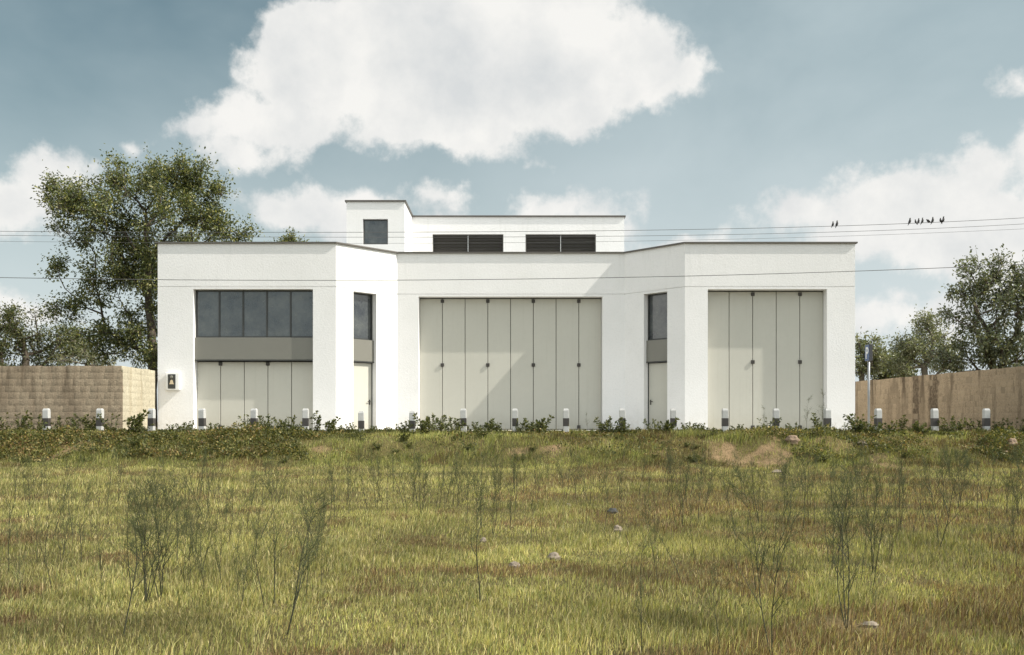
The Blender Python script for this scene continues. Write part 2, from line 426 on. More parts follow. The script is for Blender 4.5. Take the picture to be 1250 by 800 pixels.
def side_door(i, handle_left):
    u0, u1 = opens[i]; M = frame_M(i, u0, SD + .12); w = u1 - u0; b = bmesh.new()
    box(b, .03, w - .03, 0, .05, .015, 2.48, M); d = obj('door', b, M_DOOR, B, bevel=.006)
    f = bmesh.new()
    for a, c in ((.001, .027), (w - .027, w - .001)): box(f, a, c, -.02, .09, 0, 2.495, M)
    obj('door_frame', f, M_FRAME, B)
    h = bmesh.new(); hx = .12 if handle_left else w - .12; s = 1 if handle_left else -1
    box(h, hx - .025, hx + .025, -.012, -.001, .93, 1.12, M); box(h, hx - .012, hx + .012, -.06, -.012, 1.04, 1.065, M)
    box(h, min(hx, hx + s * .13), max(hx, hx + s * .13), -.075, -.055, 1.038, 1.067, M); obj('handle', h, M_HINGE, d)
side_door(1, False); side_door(3, True)
# raised tower and louvred block on the roof
YT, YB = 39.0, 41.9
ZU = wz(246.5, YT)
tx0, tx1 = wx(423, YT), wx(494, YT); bx1 = wx(762, YB)
UP = [(tx0, YT), (tx1, YT), (tx1, YB), (bx1, YB), (bx1, 50.0), (tx0, 50.0)]
for k in range(6):
    A, Bp = UP[k], UP[(k + 1) % 6]; bm = bmesh.new(); L = math.hypot(Bp[0] - A[0], Bp[1] - A[1]); ops = []
    if k == 0: ops = [(wx(443, YT) - tx0, wx(473.5, YT) - tx0, wz(298.5, YT), wz(267.5, YT))]
    if k == 2: ops = [(wx(a, YB) - tx1, wx(b, YB) - tx1, 7.0, wz(286, YB)) for a, b in ((528, 614.5), (641.5, 727.5))]
    wall_panel(bm, A, Bp, 6.2, ZU, ops, .3); obj('wall', bm, M_STUCCO, B)
    for (a, b, za, zb) in ops:
        d = Vector((1, 0, 0)); o = Vector((A[0] + a, A[1] + .10, 0)); w = b - a
        f = bmesh.new(); fw = .05; M = Matrix.Translation(o)
        box(f, 0, w, 0, .06, zb - fw, zb, M); box(f, 0, w, 0, .06, za, za + fw, M)
        box(f, 0, fw, -.004, .058, za + fw, zb - fw, M); box(f, w - fw, w, -.004, .058, za + fw, zb - fw, M)
        if k == 0:
            fr = obj('window', f, M_FRAME, B); q = bmesh.new(); box(q, .03, w - .03, .03, .042, za + .03, zb - .03, M); obj('pane', q, M_GLASS, fr)
        else:
            box(f, 0.01, w - .01, .12, .16, za, zb, M)
            fr = obj('louvre', f, M_LOUVRE, B); q = bmesh.new(); nb = 11; hh = (zb - za - 2 * fw)
            for s in range(nb):
                z = za + fw + (s + .5) * hh / nb
                box(q, fw, w - fw, -.05, .05, -.006, .006, M @ Matrix.Translation((0, .05, z)) @ Matrix.Rotation(R(38), 4, 'X'))
            obj('slats', q, M_LOUVRE, fr)
            q = bmesh.new(); box(q, w / 2 - .016, w / 2 + .016, -.02, .012, za + fw, zb - fw, M); obj('mullion', q, M_ALU, fr)
coping(UP, ZU - .004, ZU + .06, .06, .33)
bm = bmesh.new(); bm.faces.new([bm.verts.new((*p, ZU - .25)) for p in offset_poly(UP, -.2)]); bmesh.ops.triangulate(bm, faces=bm.faces)
obj('roof', bm, M_ROOF, B)

# ------------------------------------------------------------------ alarm box on the left pier
ax0, ax1 = wx(202.5, 33.9), wx(219.5, 33.9); az0, az1 = wz(476.5, 33.9), wz(455, 33.9)
A_ = empty('alarm_box', (ax0, 33.99, az0), 'small white alarm box with dark bell panel on the left corner pier', 'alarm box')
bm = bmesh.new(); box(bm, ax0, ax1, 33.86, 33.998, az0, az1); obj('housing', bm, M_SIGNW, A_, bevel=.02)
px0, px1 = wx(205, 33.85), wx(214.2, 33.85); pz0, pz1 = wz(474.6, 33.85), wz(457, 33.85)
bm = bmesh.new(); box(bm, px0, px1, 33.838, 33.858, pz0, pz1); pn = obj('dark_panel', bm, M_FRAME, A_, bevel=.006)
bm = bmesh.new(); cx, cz = (px0 + px1) / 2, (pz0 + pz1) / 2 - .03
prof = [(-.085, -.07), (.085, -.07), (.06, -.03), (.052, .03), (.03, .075), (0, .088), (-.03, .075), (-.052, .03), (-.06, -.03)]
a = [bm.verts.new((cx + x, 33.83, cz + z)) for x, z in prof]; b = [bm.verts.new((cx + x, 33.837, cz + z)) for x, z in prof]
bm.faces.new(a); bm.faces.new(b[::-1])
for k in range(9): bm.faces.new((a[k], b[k], b[(k + 1) % 9], a[(k + 1) % 9]))
obj('bell_symbol', bm, M_AMBER, pn)
bm = bmesh.new(); tube(bm, [(cx, 33.836, cz + .19), (cx, 33.815, cz + .19), (cx, 33.80, cz + .19)], [.055, .055, .03], 14); obj('lamp_lens', bm, M_PANEL, pn)

# ------------------------------------------------------------------ block walls
def block_wall_run(V, Fc, T, A, Bp, ztop, th, jit, ch=.215, bl=.43):
    A = np.array(A, float); Bp = np.array(Bp, float); L = np.linalg.norm(Bp - A); d = (Bp - A) / L; n = np.array((d[1], -d[0]))
    nc = max(1, round((ztop + .25) / ch)); z = -.25; ch = (ztop + .25) / nc
    for c in range(nc):
        u = -bl * (.5 if c % 2 else 0) - rng.uniform(0, .1)
        while u < L:
            l = bl * rng.uniform(.6, 1.35); a, b = max(0, u), min(L, u + l); u += l
            if b - a < .06: continue
            gp = .0007; pr = rng.uniform(-jit, jit); tl = rng.uniform(-jit, jit) * .5
            u0, u1, z0, z1 = a + gp, b - gp, z + gp, z + ch - gp
            if c == nc - 1: z1 += rng.uniform(-.012, .012)
            e = .002; base = len(V)
            for off, s in ((-.05, 0), (0, 0), (.0006, e)):
                for uu, zz, k in ((u0 + s, z0 + s, -1), (u1 - s, z0 + s, 1), (u1 - s, z1 - s, 1), (u0 + s, z1 - s, -1)):
                    o = off + (pr + k * tl if off > -.04 else 0)
                    p = A + d * uu + n * o; V.append((p[0], p[1], zz))
            t = rng.uniform(0, 1); T += [t] * 12
            for r in (0, 4):
                for k in range(4): Fc.append((base + r + k, base + r + (k + 1) % 4, base + r + 4 + (k + 1) % 4, base + r + 4 + k))
            Fc.append((base + 8, base + 9, base + 10, base + 11))
        z += ch
def block_wall(runs, ztop, th, label, mat, mmat, jit, loc, core):
    w = empty('block_wall', loc, label, 'wall')
    for (A, Bp), mt in zip(runs, mat):
        V, Fc, T = [], [], []
        block_wall_run(V, Fc, T, A, Bp, ztop, th, jit)
        np_mesh('blocks', np.array(V), [np.array(Fc)], mt, w, col=np.repeat(np.array(T)[:, None], 3, 1))
    bm = bmesh.new()
    for (x0, y0), (x1, y1) in core:
        d = Vector((x1 - x0, y1 - y0, 0)); L = d.length; M = Matrix.Translation((x0, y0, 0)) @ Matrix.Rotation(math.atan2(d.y, d.x), 4, 'Z')
        box(bm, 0, L, 0, th, -.3, ztop - .012, M)
    obj('core', bm, mmat, w)
block_wall([((-32, 31.05), (-12.76, 31.05)), ((-12.76, 31.05), (-12.76, 33.85))], 2.13, .22,
           'tan weathered block wall with a sunlit return, left of the white building', (M_BLOCK, M_BLOCKC), M_MORTAR, .0010, (-20, 31, 0),
           [((-32, 31.0522), (-12.765, 31.0522)), ((-12.7622, 31.28), (-12.7622, 33.85))])
block_wall([((15.55, 44.5), (17.05, 28.9))], 2.13, .25, 'long brown stone block wall receding behind the parking sign, right of the building', (M_BLOCK2,), M_MORTAR2, .007, (16.5, 36, 0),
           [((15.555, 44.5), (17.055, 28.9))])

# ------------------------------------------------------------------ bollards
bol = empty('bollard', (0, 0, 0), None, 'bollard', 'striped bollards along the forecourt edge')
hw = .092
bm = bmesh.new(); box(bm, -hw, hw, -hw, hw, -.35, .66); obj('post', bm, M_WHITE, bol, bevel=.01)
bm = bmesh.new(); box(bm, -hw - .003, hw + .003, -hw - .003, hw + .003, .155, .415); obj('band', bm, M_BLACK, bol, bevel=.004)
bm = bmesh.new()
r0 = [bm.verts.new((x * hw, y * hw, .661)) for x, y in ((-1, -1), (1, -1), (1, 1), (-1, 1))]
r1 = [bm.verts.new((x * hw * .72, y * hw * .72, .725)) for x, y in ((-1, -1), (1, -1), (1, 1), (-1, 1))]
for k in range(4): bm.faces.new((r0[k], r0[(k + 1) % 4], r1[(k + 1) % 4], r1[k]))
bm.faces.new(r1); bm.faces.new(r0[::-1]); obj('cap', bm, M_WHITE, bol)
BOL = [(57, 'leftmost, before the tan block wall'), (122, 'half hidden in weeds, left of the sunlit wall end'), (185, 'below the alarm box, at the building corner'),
       (247, 'at the left end of the low folding door'), (310, 'before the middle of the low folding door'), (373, 'at the right end of the low folding door'),
       (441, 'before the left side door'), (503, 'just left of the wide central door'), (566, 'before the sunlit part of the central door'),
       (629, 'before the middle seam of the central door'), (691, 'before the shaded part of the central door'), (760, 'between the central door and right side door'),
       (822, 'just right of the right side door'), (885, 'at the left end of the tall right door'), (947, 'before the middle of the tall right door'),
       (1010, 'at the right end of the tall right door'), (1072, 'just right of the parking sign pole'), (1141, 'before the stained middle of the brown wall'), (1204, 'rightmost, before the brown wall')]
for k, (px, lab) in enumerate(BOL):
    o = bol if k == 0 else copy_tree(bol)
    o.location = (wx(px, 30.4), 30.4, 0.0); o['label'] = 'white bollard with black band ' + lab
    o.rotation_euler = (R(random.uniform(-1.2, 1.2)), R(random.uniform(-1.2, 1.2)), R(random.uniform(-4, 4)))
    if px in (441, 503): o.location.z = -.08

# ------------------------------------------------------------------ parking sign
SY = 33.0; sx_ = wx(1060.5, SY)
S = empty('parking_sign', (sx_, SY, 0), 'blue parking sign with white letter P on a grey pole by the brown wall', 'sign')
bm = bmesh.new(); tube(bm, [(sx_, SY, -.1), (sx_, SY, wz(423, SY))], .04, 12); obj('pole', bm, M_POLE, S, smooth=True)
SM = Matrix.Translation((sx_, SY, wz(431, SY))) @ Matrix.Rotation(R(-91), 4, 'Z')
sh = (441 - 421) * SY / F / 2; sw = .22
bm = bmesh.new(); box(bm, -sw, sw, -.055, .055, -sh, sh, SM); sb = obj('sign_box', bm, M_SIGNED, S, bevel=.006)
bm = bmesh.new(); box(bm, -sw + .012, sw - .012, -.0605, -.0565, -sh + .012, sh - .012, SM); obj('sign_face', bm, M_BLUE, sb)
cu = bpy.data.curves.new('letter', 'FONT'); cu.body = 'P'; cu.size = .56; cu.extrude = .002; cu.offset = .012; cu.align_x = 'CENTER'
tmp = bpy.data.objects.new('tmp', cu); COL.objects.link(tmp); dg = bpy.context.evaluated_depsgraph_get()
me = bpy.data.meshes.new_from_object(tmp.evaluated_get(dg)); bpy.data.objects.remove(tmp)
zs_ = [v.co.y for v in me.vertices]; mid = (min(zs_) + max(zs_)) / 2
me.transform(SM @ Matrix.Translation((0, -.0635, 0)) @ Matrix.Rotation(R(90), 4, 'X') @ Matrix.Translation((0, -mid, 0)))
link_mesh('letter', me, M_SIGNW, sb)
bm = bmesh.new(); tube(bm, [(sx_, SY, wz(436, SY)), (sx_, SY, wz(441.6, SY))], .05, 12); obj('clamp', bm, M_POLE, S)

# ------------------------------------------------------------------ overhead wires and birds
WIRES = [([(-260, 279), (0, 282), (420, 284.8), (620, 282.6), (760, 281), (1000, 276.6), (1110, 273), (1170, 270.8), (1250, 266), (1500, 246)], .008, 32.0, 'topmost overhead wire carrying the perched birds'),
         ([(-260, 284), (0, 287.5), (420, 290.4), (640, 288), (1000, 285.5), (1170, 277.5), (1250, 272.6), (1500, 254)], .007, 32.3, 'thin overhead wire just below the one with birds'),
         ([(-260, 292), (0, 295), (420, 297.2), (640, 296), (1000, 290), (1250, 279), (1500, 265)], .005, 32.6, 'faintest overhead wire grazing the flat roof edge'),
         ([(-260, 333), (0, 339), (250, 342), (425, 342.3), (640, 341), (1000, 332.4), (1170, 326.3), (1250, 323), (1500, 309)], .011, 32.0, 'lowest overhead wire crossing the white facade above the doors')]
def wire_interp(pts, x):
    xs = [p[0] for p in pts]; ys = [p[1] for p in pts]
    return np.polyval(np.polyfit(xs, ys, 4), x)
for pts, r, Y, lab in WIRES:
    bm = bmesh.new(); tube(bm, [(wx(x, Y), Y, wz(float(wire_interp(pts, x)), Y)) for x in np.linspace(-260, 1500, 90)], r, 6)
    tag(obj('overhead_wire', bm, M_WIRE, smooth=True), lab, 'wire', 'overhead wires')
def bird_mesh(head_turn, crouch):
    bm = bmesh.new()
    # rings along the body: tail tip -> beak tip (x forward, z up), body leaning up
    prof = [(-.125, -.035, .004, .012), (-.09, -.012, .007, .017), (-.055, .012, .016, .02), (-.03, .035, .030, .030), (0, .062, .037, .038), (.02, .092, .034, .035), (.03, .118, .024, .024),
            (.034, .132, .0215, .021), (.044, .147, .0225, .022), (.055, .154, .017, .016), (.066, .154, .006, .006), (.086, .150, .0012, .0012)]
    rings = []
    for k, (x, z, rv, rw) in enumerate(prof):
        nx_ = prof[min(k + 1, len(prof) - 1)]; pv = prof[max(k - 1, 0)]
        d = Vector((nx_[0] - pv[0], 0, nx_[1] - pv[1])).normalized(); u = Vector((-d.z, 0, d.x)); s = Vector((0, 1, 0))
        y = head_turn * max(0, z - .12) * .5
        rings.append([bm.verts.new(Vector((x, y, z * crouch)) + u * rv * math.cos(t) + s * rw * math.sin(t)) for t in [q * math.pi / 5 for q in range(10)]])
    for a, b in zip(rings, rings[1:]):
        for q in range(10): bm.faces.new((a[q], a[(q + 1) % 10], b[(q + 1) % 10], b[q]))
    bm.faces.new(rings[0]); bm.faces.new(rings[-1])
    for s in (-1, 1):
        tube(bm, [(.0, s * .014, .04), (.006, s * .014, .012), (0, s * .014, 0), (.016, s * .015, -.003)], [.006, .003, .003, .002], 5)
        tube(bm, [(.02, s * .030, .095), (-.02, s * .036, .055), (-.07, s * .018, .008), (-.10, s * .008, -.014)], [.010, .016, .009, .003], 6)
    return bm
BIRDS = [(1017.5, 1, 0, 1, 'left bird of the lone pair on the wire'), (1022.5, 1.15, 0, 1, 'right, taller bird of the lone pair on the wire'),
         (1111.5, 1.15, 0, 1, 'leftmost bird of the row of eight on the wire'), (1117, .85, 180, .9, 'second bird from the left in the row of eight, small and hunched'),
         (1122, 1.0, 0, 1, 'third bird from the left in the row of eight, upright'), (1127, 1.1, 0, 1, 'fourth bird from the left in the row of eight, leaning right'),
         (1133, 1.1, 200, .62, 'fat crouching bird in the middle of the row of eight'), (1139.5, 1.15, 0, 1, 'sixth bird of the row of eight, right after the crouching one'),
         (1147.5, .95, 170, .85, 'second bird from the right end of the row, small'), (1152.5, 1.15, 0, 1, 'rightmost bird of the row of eight on the wire')]
for px, s, rz, cr, lab in BIRDS:
    o = obj('bird', bird_mesh(random.uniform(-1, 1), cr), M_BIRD, smooth=True)
    o.location = (wx(px, 32.0), 32.0, wz(float(wire_interp(WIRES[0][0], px)), 32.0) + .008)
    o.rotation_euler = (0, R(-24 if cr > .8 else -2), R(rz + random.uniform(-35, 35))); o.scale = (s * .90,) * 3
    tag(o, 'small dark ' + lab, 'bird', 'birds perched on the top wire')

# ------------------------------------------------------------------ leaves and trees
def rand_dirs(n, up=0.0):
    v = rng.normal(size=(n, 3)); v[:, 2] += up; return v / np.linalg.norm(v, axis=1, keepdims=True)
def leaf_geo(C, D, N, ln, wd, fold=.25):
    """rhombic folded leaf: base C, direction D, normal N -> verts, faces (two triangles pairs as quads)"""
    S = np.cross(D, N); S /= np.linalg.norm(S, axis=1, keepdims=True) + 1e-9; N2 = np.cross(S, D)
    ln = ln[:, None]; wd = wd[:, None]
    m = C + D * ln * .5
    V = np.stack([C, m + S * wd * .5 + N2 * wd * fold, C + D * ln - N2 * ln * .12, m - S * wd * .5 + N2 * wd * fold], 1).reshape(-1, 3)
    k = np.arange(len(C))[:, None] * 4
    return V, np.concatenate([k + np.array([[0, 1, 2]]), k + np.array([[0, 2, 3]])])
def tubes_np(segs, n=5):
    """segs: list of (p0,p1,r0,r1) -> V,F"""
    p0 = np.array([s[0] for s in segs]); p1 = np.array([s[1] for s in segs]); r0 = np.array([s[2] for s in segs]); r1 = np.array([s[3] for s in segs])
    d = p1 - p0; d /= np.linalg.norm(d, axis=1, keepdims=True) + 1e-9
    ref = np.where(np.abs(d[:, 2:3]) > .9, np.array([[1., 0, 0]]), np.array([[0, 0, 1.]]))
    a = np.cross(d, ref); a /= np.linalg.norm(a, axis=1, keepdims=True); b = np.cross(d, a)
    t = np.arange(n) * 2 * np.pi / n
    ring = a[:, None] * np.cos(t)[None, :, None] + b[:, None] * np.sin(t)[None, :, None]
    V = np.concatenate([p0[:, None] + ring * r0[:, None, None], p1[:, None] + ring * r1[:, None, None]], 1).reshape(-1, 3)
    k = np.arange(len(segs))[:, None] * 2 * n; q = np.arange(n); q2 = (q + 1) % n
    Fq = np.stack([q, q2, q2 + n, q + n], 1)
    return V, (k[:, :, None] + Fq[None]).reshape(-1, 4)
def make_tree(name, label, Y, base_px, trunk_px, blobs, leaf, nleaf, clump_r, palette, trunk_r, mat_b, seed, dens=1.0, group=None, bias=.35):
    r = np.random.default_rng(seed)
    bx = wx(base_px, Y)
    root = empty(name, (bx, Y, 0), label, 'tree', group)
    att = []
    for (px, py, rx, ry, n) in blobs:
        c = np.array((wx(px, Y), Y, wz(py, Y))); rr = np.array((rx, rx * .9, ry)) * Y / F
        v = r.normal(size=(n, 3)); v /= np.linalg.norm(v, axis=1, keepdims=True)
        att.append(c + v * rr * (r.uniform(.0, 1, (n, 1))**.45))
    att = np.concatenate(att)
    nodes = [np.array((bx, Y, -.3))]; par = [-1]; plen = [0.0]
    for px, py, dy in trunk_px:
        p = np.array((wx(px, Y), Y + dy, wz(py, Y))); q = nodes[-1]; k = max(1, int(np.linalg.norm(p - q) / .6))
        for s in range(1, k + 1):
            nodes.append(q + (p - q) * s / k + r.normal(size=3) * .05 * (s < k)); par.append(len(nodes) - 2); plen.append(plen[-1] + np.linalg.norm(p - q) / k)
    nt0 = len(nodes); left = list(range(len(att))); tips = []
    lo = min(2, nt0 - 1)
    while left:
        Nn = np.array(nodes); A = att[left]
        dist = np.linalg.norm(A[:, None] - Nn[None], axis=2)
        cost = dist + bias * np.array(plen)[None] + 1.2 * np.maximum(0, Nn[None, :, 2] - A[:, None, 2])
        cost[:, :lo] += 100
        i, j = np.unravel_index(np.argmin(cost), cost.shape)
        p, q = A[i], Nn[j]; L = np.linalg.norm(p - q); k = max(1, int(L / .55)); prev = j
        side = r.normal(size=3) * .12 * L
        for s in range(1, k + 1):
            f = s / k
            pt = q + (p - q) * f + side * math.sin(f * math.pi) * .6 + np.array((0, 0, .06 * L * math.sin(f * math.pi))) + r.normal(size=3) * .03 * (s < k)
            nodes.append(pt); par.append(prev); plen.append(plen[prev] + L / k); prev = len(nodes) - 1
        tips.append(prev); left.pop(i)
    cnt = np.zeros(len(nodes))
    for t_ in tips:
        k = t_
        while k >= 0: cnt[k] += 1; k = par[k]
    rad = trunk_r * (np.maximum(cnt, 1) / max(1, len(tips)))**.52
    segs = [(nodes[par[k]], nodes[k], min(rad[par[k]], rad[k] * 1.35), rad[k]) for k in range(1, len(nodes))]
    # twigs in every clump
    C, D = [], []
    for ti in tips:
        o = nodes[ti]; cr = clump_r * r.uniform(.65, 1.35)
        out_d = o - np.array((bx, Y, wz(blobs[0][1], Y))); out_d = out_d / (np.linalg.norm(out_d) + 1e-6)
        nt = int(r.integers(7, 12))
        for q in range(nt):
            d = r.normal(size=3) + out_d * .6 + np.array((0, 0, .25)); d /= np.linalg.norm(d); L = cr * r.uniform(.5, 1.2)
            e = o + d * L; segs.append((o, e, .010, .004))
            m = int(nleaf * dens / nt * r.uniform(.5, 1.5))
            f = r.uniform(.2, 1.08, m)[:, None]
            C.append(o + d * L * f + r.normal(size=(m, 3)) * cr * .24); D.append(np.repeat(d[None], m, 0))
    Vb, Fb = tubes_np(segs, 6)
    np_mesh('trunk', Vb, [Fb], mat_b, root, smooth=True)
    C = np.concatenate(C); D = np.concatenate(D); n = len(C)
    D = D * .8 + r.normal(size=(n, 3)) * .6 + np.array((0, 0, -.15)); D /= np.linalg.norm(D, axis=1, keepdims=True)
    N = r.normal(size=(n, 3)) + np.array((0, 0, .9)); N /= np.linalg.norm(N, axis=1, keepdims=True)
    ln = leaf * r.uniform(.6, 1.35, n)
    V, Fc = leaf_geo(C, D, N, ln, ln * r.uniform(.42, .6, n))
    pal = np.array(palette); k = r.choice(len(pal), n, p=None); cl = pal[k] * r.uniform(.7, 1.3, (n, 1))
    np_mesh('crown', V, [Fc], M_CROWN, root, col=np.repeat(cl, 4, 0))
    return root
PAL_G = [(.085, .104, .036), (.115, .134, .044), (.175, .185, .060), (.26, .245, .085), (.070, .090, .040)]
PAL_R = [(.105, .125, .078), (.125, .142, .085), (.155, .165, .092), (.20, .195, .11)]
PAL_D = [(.075, .092, .042), (.092, .108, .046), (.115, .125, .050), (.155, .150, .060)]
PAL_P = [(.195, .205, .115), (.235, .24, .13), (.17, .185, .11), (.28, .265, .16)]
make_tree('broadleaf_tree', 'large sunlit spreading tree behind the left end of the white building', 44.0, 186, [(187, 460, 0), (186, 420, 0), (180, 375, .2), (176, 330, .2)],
          [(175, 272, 96, 66, 48), (112, 260, 64, 38, 20), (218, 238, 56, 38, 20), (205, 212, 30, 18, 8), (80, 245, 26, 20, 8), (150, 345, 50, 38, 20), (178, 330, 55, 50, 22), (180, 385, 34, 40, 8), (158, 405, 40, 26, 6),
           (62, 318, 16, 12, 3), (95, 375, 26, 16, 6), (125, 412, 40, 20, 12), (180, 425, 34, 24, 9), (252, 268, 24, 26, 8), (282, 286, 20, 6, 5), (140, 225, 25, 14, 6), (250, 225, 18, 22, 5), (235, 330, 40, 50, 8)],
          .135, 225, .66, PAL_G, .21, M_BARK, 3)
make_tree('broadleaf_tree', 'dark bushy tree above the tan block wall at the far left', 52.0, 30, [(30, 470, 0), (32, 440, 0)],
          [(30, 415, 50, 30, 26), (75, 418, 34, 26, 16), (0, 400, 40, 26, 14), (10, 440, 60, 20, 12)], .145, 190, .75, PAL_D, .24, M_BARK, 5)
make_tree('broadleaf_tree', 'pale twiggy small tree between the far left bush and the big tree', 50.0, 104, [(104, 470, 0), (106, 445, 0)],
          [(108, 425, 22, 28, 12), (95, 440, 26, 14, 8), (132, 440, 20, 12, 6)], .13, 80, .55, PAL_P, .10, M_BARK2, 6, .8)
make_tree('broadleaf_tree', 'treetop just showing over the roof edge left of the tower', 56.0, 350, [(350, 400, 0), (351, 330, 0)],
          [(350, 310, 30, 14, 14), (352, 297, 14, 5, 5), (370, 314, 26, 12, 8)], .14, 140, .55, PAL_G, .2, M_BARK, 8)
make_tree('broadleaf_tree', 'tall open dark tree leaning over the brown wall at the far right', 42.0, 1222, [(1222, 470, .6), (1218, 430, .6), (1216, 400, .8)],
          [(1222, 380, 58, 48, 34), (1245, 345, 44, 36, 22), (1195, 350, 28, 22, 9), (1172, 360, 26, 14, 6), (1150, 385, 13, 9, 2), (1190, 425, 50, 30, 24), (1235, 430, 50, 30, 22),
           (1280, 370, 50, 50, 20), (1188, 332, 15, 9, 3), (1220, 328, 15, 9, 3), (1165, 440, 24, 18, 8)],
          .15, 110, .52, PAL_R, .22, M_BARK, 11, .9)
make_tree('broadleaf_tree', 'mid green rounded tree behind the brown wall, left of the tall open tree', 56.0, 1130, [(1130, 470, 0), (1128, 448, 0)],
          [(1128, 420, 32, 24, 26), (1112, 425, 22, 22, 10), (1150, 435, 20, 20, 10), (1105, 450, 24, 12, 8), (1130, 400, 18, 10, 6)], .15, 130, .65, PAL_P, .19, M_BARK2, 12)
make_tree('broadleaf_tree', 'pale tree against the right corner of the white building behind the parking sign', 60.0, 1052, [(1052, 470, 0), (1052, 455, 0)],
          [(1055, 430, 22, 22, 18), (1040, 440, 26, 26, 12), (1068, 445, 18, 16, 9)], .19, 105, .6, PAL_P, .17, M_BARK2, 13)
make_tree('broadleaf_tree', 'low olive tree over the wall between the parking sign and the rounded tree', 62.0, 1090, [(1090, 480, 0), (1090, 462, 0)],
          [(1088, 450, 24, 16, 16), (1078, 460, 20, 10, 8), (1105, 460, 20, 12, 8)], .19, 105, .6, PAL_D, .15, M_BARK, 14)

# ------------------------------------------------------------------ grass (uncountable)
def grass_field():
    XS, YS, W, H, K = [], [], [], [], []
    bands = [(2.6, 5.5, 1800), (5.5, 8.5, 4200), (8.5, 12, 2600), (12, 17, 1350), (17, 22.5, 760), (22.5, 25.5, 650), (25.5, 31.2, 1000)]
    for a, b, d in bands:
        hwid = b * .56 + 1.6; n = int((b - a) * 2 * hwid * d)
        nt = n // 9                                              # tufts of about nine blades
        tx = rng.uniform(-hwid, hwid, nt); ty = rng.uniform(a, b, nt); ts = rng.uniform(.55, 1.35, nt)
        k = rng.integers(0, nt, n); sp = .035 + .0035 * b
        XS.append(tx[k] + rng.normal(size=n) * sp); YS.append(ty[k] + rng.normal(size=n) * sp); K.append(np.stack([tx[k], ty[k], ts[k], rng.uniform(0, 1, nt)[k]], 1))
    x = np.concatenate(XS); y = np.concatenate(YS); K = np.concatenate(K)
    s = soil(x, y); patch = fbm(x * .95 + 5, y * .85, 41, 5); thin = fbm(x * 1.3, y * 1.7, 57, 3)
    leafy = sstep(.42, .55, fbm(x * .5, y * .5 + 3, 77, 3) + .35 * (1 - sstep(-6, -3.5, x)) - .12) * sstep(26.6, 27.4, y)
    keep = (rng.uniform(0, 1, len(x)) > s * 1.05) & (rng.uniform(0, 1, len(x)) < -.05 + 1.9 * thin + .4 * (y > 25.8)) & (rng.uniform(0, 1, len(x)) > leafy * .5) & (y < 31.15)
    x, y, K, patch, thin = x[keep], y[keep], K[keep], patch[keep], thin[keep]; n = len(x)
    z = base_h(x, y) - .008
    h = .034 + .070 * rng.uniform(0, 1, n)**1.5
    h *= K[:, 2] * (.35 + 1.5 * fbm(x * 1.1, y * 1.1, 63, 4)**1.3) * (1 + .12 * sstep(12, 24, y))
    tall = rng.uniform(0, 1, n) < .010; h = np.where(tall, h * 2.1, h)
    h *= (1 + (.55 + 2.2 * (fbm(x * 1.4, y * 1.4, 65, 3) - .4)) * sstep(25.5, 27, y)) * (1 - .45 * sstep(29, 30, y))
    w = (.0030 + .00030 * y) * rng.uniform(.7, 1.3, n); w = np.where(tall, w * .55, w)
    az = rng.uniform(0, 2 * np.pi, n); out_ = np.stack([x - K[:, 0], y - K[:, 1]], 1); out_ /= np.linalg.norm(out_, axis=1, keepdims=True) + 1e-6
    lean = rng.uniform(.05, .62, n) * h
    wind = np.stack([.35 + .5 * (fbm(x * .3, y * .3, 71, 2) - .5), np.zeros(n)], 1)
    dv = out_ * .6 + rng.normal(size=(n, 2)) * .5 + wind; dv /= np.linalg.norm(dv, axis=1, keepdims=True)
    side = np.stack([np.cos(az), np.sin(az), np.zeros(n)], 1) * (w / 2)[:, None]
    b = np.stack([x, y, z], 1)
    mid = b + np.stack([dv[:, 0] * lean * .32, dv[:, 1] * lean * .32, h * .58], 1)
    tip = b + np.stack([dv[:, 0] * lean, dv[:, 1] * lean, h * rng.uniform(.85, 1, n)], 1)
    V = np.stack([b - side, b + side, mid + side * .8, mid - side * .8, tip], 1).reshape(-1, 3)
    k5 = np.arange(n)[:, None] * 5
    fresh = np.array([(.375, .345, .125), (.305, .31, .12), (.455, .41, .19), (.205, .222, .10)]); dry = np.array([(.60, .51, .29), (.50, .41, .20), (.42, .34, .15)]); red = np.array([(.24, .15, .085), (.17, .115, .065), (.36, .26, .14)])
    u = rng.uniform(0, 1, n)
    pr = sstep(.50, .62, patch - .085 + .19 * sstep(-2.5, 4, x) - .02 * sstep(12, 20, y))
    tuft = K[:, 3]
    cf = fresh[(tuft * 4).astype(int) % 4]; cd = dry[rng.integers(0, 3, n)]; cr = red[rng.integers(0, 3, n)]
    isred = u < .75 * pr; isdry = (~isred) & (rng.uniform(0, 1, n) < .16 + .16 * thin + .30 * (tuft > .85))
    c = np.where(isred[:, None], cr, np.where(isdry[:, None], cd, cf)) * rng.uniform(.38, 1.42, (n, 1)) * (.36 + 1.40 * fbm(x * .8 + 7, y * 1.0, 95, 5))[:, None]
    c = np.where((y > 25.6)[:, None], c * np.array((.80, .86, .75)), c)
    c = c * (1 - .16 * sstep(-1, 5, x))[:, None]
    c = np.where(tall[:, None], dry[0] * rng.uniform(.6, 1.0, (n, 1)), c)
    col = np.repeat(c, 5, 0)
    o = np_mesh('grass', V, [k5 + np.array([[0, 1, 2, 3]]), k5 + np.array([[3, 2, 4]])], M_GRASS, col=col)
    tag(o, 'short yellow green meadow grass with dry reddish patches', None, None, 'stuff')
grass_field()

